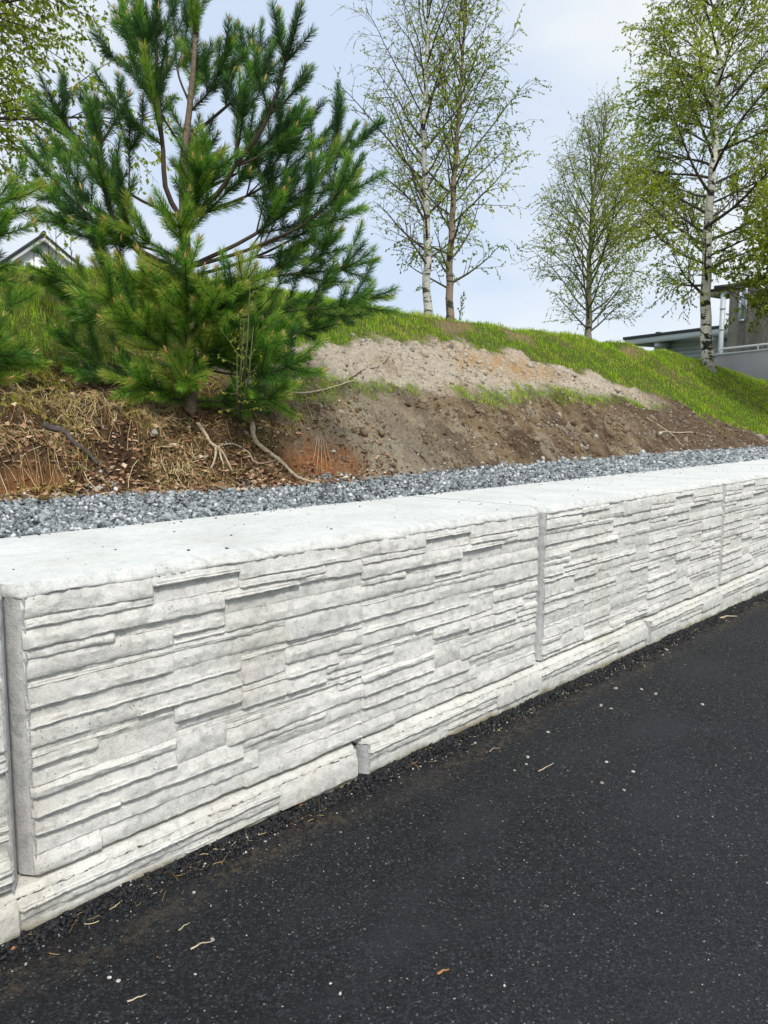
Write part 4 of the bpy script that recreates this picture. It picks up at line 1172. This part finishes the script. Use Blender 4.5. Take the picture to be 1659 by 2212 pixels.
for i, (lb, px, py, s_, tn) in enumerate([
 ('rounded grey boulder at the top of the soil slope right of the pine', 690, 895, 0.085, 0.62),
 ('pale stone just right of the rounded grey boulder', 735, 905, 0.06, 0.8),
 ('angular pale grey stone set in the straw bank left of the roots', 335, 968, 0.075, 0.6),
 ('small whitish stone high in the straw bank, left of another', 325, 915, 0.03, 0.95),
 ('small whitish stone high in the straw bank, right of its twin', 360, 928, 0.028, 0.95),
 ('flat grey pebble in the bank below the pine trunk', 408, 932, 0.045, 0.5),
 ('pale angular stone at the foot of the left bank above the gravel', 213, 1062, 0.065, 0.7),
 ('small pale stone above the angular one at the foot of the left bank', 218, 1040, 0.035, 0.85),
 ('upright white stone at the top lip of the orange soil pocket', 720, 960, 0.05, 0.92),
 ('dark stub of stone at the edge of the soil slope, upper middle', 852, 905, 0.06, 0.1),
 ('pale stone in the brown soil above the middle block', 985, 965, 0.05, 0.75),
 ('pale pebble low on the brown soil right of the middle', 1042, 1003, 0.05, 0.8),
 ('grey stone low on the slope right of the orange pocket', 960, 1008, 0.05, 0.5),
 ('whitish stone on the gravel edge at the far right of the bank', 1457, 990, 0.10, 0.85),
 ('brown stone at the foot of the bank beside the orange pocket', 792, 1040, 0.07, 0.35),
 ('grey stone heap top at the foot of the bank, middle', 845, 1020, 0.06, 0.45),
 ('large pale flat rock at the right end of the bank near the grass', 1640, 950, 0.26, 0.45)]):
    rock(lb, px, py, s_, tn, 100 + i)
# leaves on the gravel
def leaf(label, P, s_, mat, seed, cat='leaf'):
    rd = np.random.default_rng(seed)
    V = []; n = 7
    for i in range(n):
        t = i / (n - 1); w = math.sin(t * math.pi) ** 0.7 * 0.36 * (1 + 0.15 * rd.normal())
        c = 0.22 * math.sin(t * 3 + seed)
        V += [(t - .5, -w, c + 0.25 * w), (t - .5, 0, c), (t - .5, w, c + 0.35 * w)]
    V = np.array(V) * s_; i = np.arange(n - 1)[:, None] * 3
    F = np.concatenate([np.concatenate([i + j, i + j + 3, i + j + 4, i + j + 1], 1) for j in (0, 1)])
    b = build('fallen_leaf', V, [F], M[mat], smooth=True); b.location = tuple(P); b.rotation_euler = (rd.uniform(-.4, .4), rd.uniform(-.4, .4), rd.uniform(0, 6))
    return tag(b, label, cat)
g = surf(96, 1093); leaf('crumpled yellow leaf on the gravel at far left', g + [0, 0, 0.05], 0.10, 'leaf_yellow', 3)
g = surf(92, 1078); leaf('reddish brown leaf behind the crumpled yellow one', g + [0, 0, 0.05], 0.08, 'leaf_orange', 5)
g = surf(246, 1082); leaf('small orange leaf on the gravel edge left of the roots', g + [0, 0, 0.045], 0.05, 'leaf_orange', 8)

# road pebbles, twigs, leaves
def onroad(px, py):
    p = onz(px, py, 0)
    for _ in range(6): p = onz(px, py, float(zr(np.array([p[0]]), np.array([p[1]]))[0]))
    return p
RP = [('white pebble near the bottom edge of the photo, left of centre', 735, 2147, 0.012, .95), ('white oval pebble on the asphalt at lower left, left one of a pair', 236, 2138 - 25, 0.014, .95), ('white oval pebble on the asphalt at lower left, right one of a pair', 256, 2140 - 20, 0.015, .95),
 ('grey stone on the asphalt in front of the left block', 459, 2001 + 30, 0.016, .5), ('pale pebble among debris at the foot of the front block', 533, 1812, 0.018, .8), ('grey chip at the wall foot beside a twig, left', 374, 1878, 0.022, .45), ('grey chip at the wall foot beside a twig, right of its twin', 350, 1872, 0.022, .5),
 ('white pebble on the asphalt, mid right, nearest the seam of base blocks', 1184, 1583, 0.022, .9), ('flat pale stone on the asphalt, right of centre', 1140, 1637, 0.024, .85), ('pale stone touching a dry twig on the asphalt', 1137, 1652, 0.018, .7), ('small grey stone left of the dry twig', 1112, 1665, 0.016, .5),
 ('pale stone farther out on the asphalt', 1310, 1647, 0.018, .85), ('pale stone with a straw beside it, right of centre', 1368, 1668, 0.022, .8), ('brownish flat stone near the pale one with a straw', 1300, 1692, 0.022, .45), ('grey chip below the pale stone with a straw', 1348, 1708, 0.022, .4),
 ('white chip far out on the asphalt near the right edge', 1518, 1523, 0.022, .95), ('grey stone nearest to the seam, group of stones along the second block', 1298, 1525, 0.026, .6), ('grey stone below and right of another along the second block', 1320, 1532, 0.024, .5), ('round grey stone right of centre near the wall, upper left of three', 1330, 1488, 0.026, .6), ('pale grey stone near the wall, upper right of three', 1386, 1490, 0.026, .75), ('dark grey stone near the wall, lowest of three', 1416, 1500, 0.028, .35),
 ('grey stone at the foot of the wall toward the right edge', 1440, 1405, 0.035, .55), ('white pebble on dark asphalt in the lower middle', 714, 2065 + 60, 0.010, .95), ('white pebble in the lower left middle', 422, 2060 + 45, 0.010, .9), ('white pebble right of the blurred patch, lower right', 1090, 2230 - 100, 0.010, .9)]
for i, (lb, px, py, s_, tn) in enumerate(RP):
    rock(lb, 0, 0, s_, tn, 300 + i, 0.6, 'pebble', 'pebble', P=onroad(px, py))
def road_twig(label, pp, r, seed, mat='root'):
    P = bez(np.array([onroad(*a) for a in pp]), 8); P[:, 2] += r * 1.4; P[3:5, 2] += 0.003; o = P[0].copy()
    b = MB(); b.tube(P - o, np.linspace(r, r * .5, 8), 6); ob = b.build('twig', M[mat], None, True); ob.location = tuple(o)
    tag(ob, label, 'twig')
road_twig('pale broken twig on the dark asphalt at lower left', [(412, 2053), (435, 2042), (460, 2036)], 0.0028, 1)
road_twig('short twig near the bottom edge at left', [(275, 2166), (295, 2160), (316, 2150)], 0.0025, 2)
road_twig('short pale twig left of the grey stone on the asphalt', [(386, 2012), (398, 2003), (410, 1995)], 0.0022, 3)
road_twig('long pale straw lying at the foot of the front block', [(278, 1921), (305, 1916), (334, 1910)], 0.0025, 4)
road_twig('thin forked straw at the foot of the front block', [(460, 1836), (490, 1836), (515, 1812)], 0.002, 5)
road_twig('thin dry straw on the asphalt beside pale stones, right of centre', [(1163, 1668), (1180, 1660), (1196, 1650)], 0.003, 6)
road_twig('orange bark splinter on the asphalt, lower middle', [(945, 2108), (958, 2102), (970, 2098)], 0.004, 7, 'leaf_orange')
road_twig('pale wood chip at the wall foot near the right edge', [(1555, 1338), (1575, 1334), (1592, 1334)], 0.008, 8)
road_twig('small twig near the wall foot below the seam, middle', [(1057, 1625), (1068, 1618), (1080, 1617)], 0.002, 9)
for lb, px, py, s_, mt, sd_ in (('rust orange leaf scrap on the asphalt at the bottom left corner', 30, 2052, 0.022, 'leaf_orange', 4), ('orange leaf scrap in the middle of the lower left asphalt', 338, 2072, 0.012, 'leaf_orange', 6), ('brown leaf scrap among debris under the left base block', 650, 1748, 0.03, 'leaf_orange', 7), ('pale brown leaf at the wall foot below the second block', 1242, 1480, 0.05, 'leaf_yellow', 9)):
    leaf(lb, onroad(px, py) + [0, 0, s_ * 0.22], s_, mt, sd_)
# twigs and straw lying along the wall foot
n = 260
x = rng.uniform(0.8, 9, n); y = -np.abs(rng.normal(0, 0.05, n)) - 0.055
a = rng.uniform(0, 6.28, n); ln = rng.uniform(0.02, 0.09, n); b = MB()
for i in range(n):
    p = np.array([x[i], y[i], 0]); q = p + [math.cos(a[i]) * ln[i], math.sin(a[i]) * ln[i] * 0.5, 0]; q[1] = min(q[1], -0.05)
    P = bez(np.array([p, (p + q) / 2 + rng.normal(0, 0.004, 3) * [1, 1, 0], q]), 4); P[:, 2] = zr(P[:, 0], P[:, 1]) + 0.003
    b.tube(P, 0.0013, 3, tint=rng.random(), cap=False)
tag(b.build('foot_debris', M['straw']), 'thin straws and needles scattered along the foot of the wall', 'debris', kind='stuff')
# specks and stains of dirt, fallen bits on the wall top
n = 240
x = rng.uniform(0.9, 9, n); y = rng.uniform(0.05, 0.94, n); y = np.where(rng.random(n) < 0.6, 0.94 - np.abs(rng.normal(0, 0.05, n)), y)
sz = rng.uniform(0.003, 0.011, n)
tag(stone_cloud('wall_top_grit', np.stack([x, y, 1.0592 + zw(x) + sz * 0.2], 1), sz, M['crumb'], rng.uniform(0, 0.95, n), 0.3), 'tiny dark bits and grit lying on the white wall top', 'grit', kind='stuff')

# ------------------------------------------------------------------ buildings
M['roof_dark'] = plain('dark_roofing', (0.045, 0.05, 0.055), 0.7, 0.3, 0.15, 3)
M['white_paint'] = plain('white_cladding', (0.78, 0.79, 0.78), 0.6, 0.3, 0.04, 2)
M['grey_clad'] = plain('grey_cladding', (0.42, 0.47, 0.51), 0.6, 0.3, 0.06, 2)
M['grey_trim'] = plain('light_grey_trim', (0.55, 0.60, 0.64), 0.5, 0.3, 0.05, 2)
M['metal'] = plain('galvanised_pipe', (0.50, 0.54, 0.58), 0.4, 0.5, 0.08, 4)
M['grey_wall'] = plain('painted_grey_wall', (0.26, 0.26, 0.265), 0.85, 0.2, 0.12, 1.5)
gl = NT('window_glass'); M['glass'] = gl.fin((0.36, 0.42, 0.55), 0.12, 0.6)
dk = NT('dark_grille'); M['dark'] = dk.fin((0.03, 0.03, 0.035), 0.6, 0.3)
def m_stained():
    t = NT('stained_concrete'); v = t.pos()
    c = t.ramp(t.noise(v, 0.8, 6, 0.65), [(0.3, (0.17, 0.158, 0.13)), (0.7, (0.36, 0.335, 0.28))])
    st = t.ramp(t.noise(t.pos((2.6, 2.6, 0.35)), 1.0, 5, 0.6), [(0.35, 0.55), (0.65, 1.1)])
    c = t.mix(0.9, c, st, 'MULTIPLY')
    c = t.mix(0.6, c, t.ramp(t.noise(v, 9, 6, 0.7), [(0.3, 0.6), (0.6, 1.1)]), 'MULTIPLY')
    t.bump(t.noise(v, 14, 5, 0.7), 0.5, 0.02)
    return t.fin(c, 0.9, 0.15)
M['stained'] = m_stained()

def frame_at(A, B):
    """local frame: x along A->B (level), y away from the viewer, origin A"""
    A = np.array(A); B = np.array(B)
    x = unit(np.array([B[0] - A[0], B[1] - A[1], 0])); y = np.array([-x[1], x[0], 0])
    if y @ (A - CAM) < 0: y = -y
    return x, y
class House:
    def __init__(s, name, label, A, B, cat='building'):
        s.x, s.y = frame_at(A, B); s.A = np.array(A)
        s.hand = np.cross(s.x, s.y)[2]
        s.root = empty(name, tuple(s.A)); s.root.rotation_euler = (0, 0, math.atan2(s.x[1], s.x[0])); tag(s.root, label, cat)
    def part(s, name, boxes, mat, parent=None):
        b = MB(); k = s.hand
        for a, c in boxes: b.box((a[0], min(a[1] * k, c[1] * k), a[2]), (c[0], max(a[1] * k, c[1] * k), c[2]))
        return b.build(name, M[mat], parent or s.root)
    def tubep(s, name, P, r, mat, k=8, parent=None):
        b = MB(); P = np.array(P, float); P[:, 1] *= s.hand; b.tube(P, r, k); return b.build(name, M[mat], parent or s.root)

# low grey building with a flat dark-edged roof
A_ = atd(1349, 733, 34); B_ = atd(1567, 712, 29.6); B_[2] = A_[2]
h = House('low_building', 'low grey clad building with a flat black-edged roof, right of the crest', A_, B_)
Lb = 14.0; Hb = A_[2] + 0.6
h.part('roof', [((-0.1, 0, -0.02), (Lb, 9, 0.10))], 'roof_dark')
h.part('fascia', [((-0.05, 0.05, -0.26), (Lb, 0.12, -0.025)), ((-0.05, 0.125, -0.26), (0.02, 9, -0.025))], 'grey_trim')
h.part('soffit', [((0.03, 0.13, -0.12), (Lb, 0.9, -0.09))], 'grey_trim')
z = -0.27
wl = h.part('wall', [((0.9, 0.92, -Hb), (Lb, 8.8, -0.13))], 'grey_clad')
for i in range(16):
    h.part('cladding_board', [((0.88, 0.885, z - 0.165), (Lb, 0.915, z - 0.012))], 'grey_clad'); z -= 0.18
for xx in (1.55, 4.3, 7.0):
    h.part('beam_end', [((xx, 0.14, -0.46), (xx + 0.22, 0.88, -0.27))], 'grey_trim')
h.part('post', [((1.56, 0.6, -Hb), (1.76, 0.80, -0.47))], 'grey_trim')
h.part('roof_vent', [((1.45, 0.3, 0.10), (1.6, 0.5, 0.19))], 'roof_dark')

# stained concrete building
A_ = atd(1570, 760, 27.5); B_ = atd(1900, 745, 23.5)
zt = atd(1573, 622, 27.5)[2]; zb = A_[2]; A_[2] = zb
h2 = House('concrete_building', 'stained bare concrete building at the right edge, above the smooth grey wall', A_, B_)
HT = zt - zb
h2.part('wall', [((0, 0, -3.6), (9, 8, HT))], 'stained')
h2.part('roof', [((-0.06, -0.06, HT + 0.003), (9, 8, HT + 0.10))], 'stained')
h2.part('canopy', [((-0.95, 0.3, HT - 0.22), (-0.004, 1.2, HT - 0.02))], 'stained')
h2.part('canopy_edge', [((-1.0, 0.28, HT - 0.018), (-0.006, 1.2, HT + 0.06))], 'dark')
sx = 0.38
w = h2.part('window', [((sx, -0.055, HT - 1.25), (sx + 0.08, -0.004, HT - 0.08)), ((sx + 0.23, -0.055, HT - 1.25), (sx + 0.29, -0.004, HT - 0.08)), ((sx + 0.082, -0.055, HT - 1.25), (sx + 0.228, -0.004, HT - 1.19))], 'grey_trim')
h2.part('pane', [((sx + 0.083, -0.03, HT - 1.185), (sx + 0.227, -0.006, HT - 0.08))], 'glass', w)
h2.tubep('vent_pipe', [(2.25, -0.15, -0.1), (2.25, -0.15, 0.95)], 0.055, 'white_paint')
h2.tubep('brace', [(1.0, -0.12, HT - 0.05), (3.6, -0.12, HT - 1.75)], 0.035, 'white_paint')

# square downpipe/column standing before it
c0 = atd(1556, 766, 26.8); c1 = atd(1556, 628, 26.8)
h3 = House('metal_post', 'tall light grey metal post between the birch trunk and the concrete building', c0, B_, 'post')
hh_ = c1[2] - c0[2]
h3.part('shaft', [((-0.065, -0.065, -1.8), (0.065, 0.065, hh_))], 'metal')
h3.part('collar', [((-0.08, -0.08, hh_ * 0.70), (0.08, 0.08, hh_ * 0.70 + 0.04)), ((-0.08, -0.08, hh_ * 0.38), (0.08, 0.08, hh_ * 0.38 + 0.04))], 'grey_trim')
h3.part('head', [((-0.28, -0.14, hh_ + 0.002), (0.28, 0.14, hh_ + 0.14))], 'dark')

# smooth grey retaining wall with a railing and the heat pump
A_ = atd(1545, 768, 25.5); B_ = atd(1659, 760, 23.6); B_[2] = A_[2]
h4 = House('grey_retaining_wall', 'smooth grey wall behind the grass slope at the right edge', A_, B_, 'wall')
h4.part('wall', [((0, 0, -3.4), (9, 0.3, 0))], 'grey_wall')
h4.part('cap', [((-0.03, -0.03, 0.003), (9, 0.33, 0.05))], 'grey_trim')
h5 = House('railing', 'low white tube railing on top of the smooth grey wall', A_ + [0, 0, 0.05], B_, 'railing')
h5.tubep('rail', [(0.05, 0.12, 0.16), (9, 0.12, 0.16)], 0.03, 'white_paint')
for xx in (0.1, 1.6, 3.1, 4.6):
    h5.tubep('post', [(xx, 0.12, 0.0), (xx, 0.12, 0.15)], 0.022, 'white_paint')
hp = House('heat_pump', 'white outdoor heat pump unit on the grey wall beside the stained building', A_ + h4.x * 1.62 + h4.y * 0.5 + np.array([0, 0, 0.05]), B_ + h4.y * 0.5, 'heat pump')
hp.part('body', [((0, 0, 0.06), (0.85, 0.32, 0.62))], 'white_paint')
hp.part('grille', [((0.06, -0.018, 0.11), (0.56, -0.003, 0.57))], 'dark')
for i in range(6): hp.part('grille_bar', [((0.05, -0.03, 0.14 + i * 0.075), (0.57, -0.02, 0.155 + i * 0.075))], 'white_paint')
hp.part('foot', [((0.05, 0.02, 0), (0.13, 0.3, 0.058)), ((0.72, 0.02, 0), (0.80, 0.3, 0.058))], 'grey_trim')

# white gabled house behind the crest, far left
pk = atd(95, 510, 30.0); rc = atd(181, 583, 30.9)
half = np.linalg.norm((rc - pk)[:2]) * 1.0; rise = pk[2] - rc[2]
sl = rise / half
xdir = unit(np.array([rc[0] - pk[0], rc[1] - pk[1], 0])); 
h6 = House('white_house', 'white gabled house with a dark roof behind the crest, far left', pk, rc, 'house')
kx = h6.hand; We = 5.2
ye = lambda x: -abs(x) * sl
def prism(name, x0, x1, off0, th, y0, y1, mat, parent=None):
    b = MB()
    V = [(x, y * kx, ye(x) + off0 + dz) for y in (y0, y1) for x, dz in ((x0, 0), (x1, 0), (x1, th), (x0, th))]
    b.add(V, [[[0, 1, 2, 3], [7, 6, 5, 4], [0, 4, 5, 1], [1, 5, 6, 2], [2, 6, 7, 3], [3, 7, 4, 0]]])
    return b.build(name, M[mat], parent or h6.root)
b = MB(); V = []
for y in (0.25, 9): V += [(-We + 0.4, y * kx, -6), (We - 0.4, y * kx, -6), (We - 0.4, y * kx, ye(We - 0.4) - 0.07), (0, y * kx, -0.07), (-We + 0.4, y * kx, ye(We - 0.4) - 0.07)]
b.add(V, [[[0, 1, 2, 3, 4], [9, 8, 7, 6, 5]], [[0, 5, 6, 1], [1, 6, 7, 2], [2, 7, 8, 3], [3, 8, 9, 4], [4, 9, 5, 0]]]); b.build('wall', M['white_paint'], h6.root)
prism('roof', -We, -0.001, 0.0, 0.14, -0.05, 9.4, 'roof_dark'); prism('roof', 0.001, We, 0.0, 0.11, -0.05, 9.4, 'roof_dark')
prism('bargeboard', -We, -0.001, -0.18, 0.175, 0.0, 0.06, 'white_paint'); prism('bargeboard', 0.001, We, -0.18, 0.175, 0.0, 0.06, 'white_paint')
prism('soffit', -We, -0.001, -0.05, 0.045, 0.065, 0.245, 'white_paint'); prism('soffit', 0.001, We, -0.05, 0.045, 0.065, 0.245, 'white_paint')
b = MB(); b.tube([(0, -0.08 * kx, 0.12), (0, 9.4 * kx, 0.12)], 0.075, 8); b.build('ridge_cap', M['roof_dark'], h6.root)
for xx in (-0.72, 0.62):
    zz = -1.28 if xx < 0 else -1.36
    w = h6.part('window', [((xx - 0.29, 0.20, zz - 0.85), (xx - 0.235, 0.245, zz + 0.29)), ((xx + 0.235, 0.20, zz - 0.85), (xx + 0.29, 0.245, zz + 0.29)), ((xx - 0.23, 0.20, zz + 0.24), (xx + 0.23, 0.245, zz + 0.29)), ((xx - 0.02, 0.20, zz - 0.85), (xx + 0.02, 0.245, zz + 0.235))], 'white_paint')
    h6.part('pane', [((xx - 0.23, 0.215, zz - 0.85), (xx + 0.23, 0.24, zz + 0.235))], 'glass', w)
b = MB(); V = []
p0 = atd(-10, 553, 28.5) - pk
prch = h6.part('porch_roof', [((-3.4, -1.6, -1.62), (-1.62, 0.45, -1.50))], 'roof_dark')
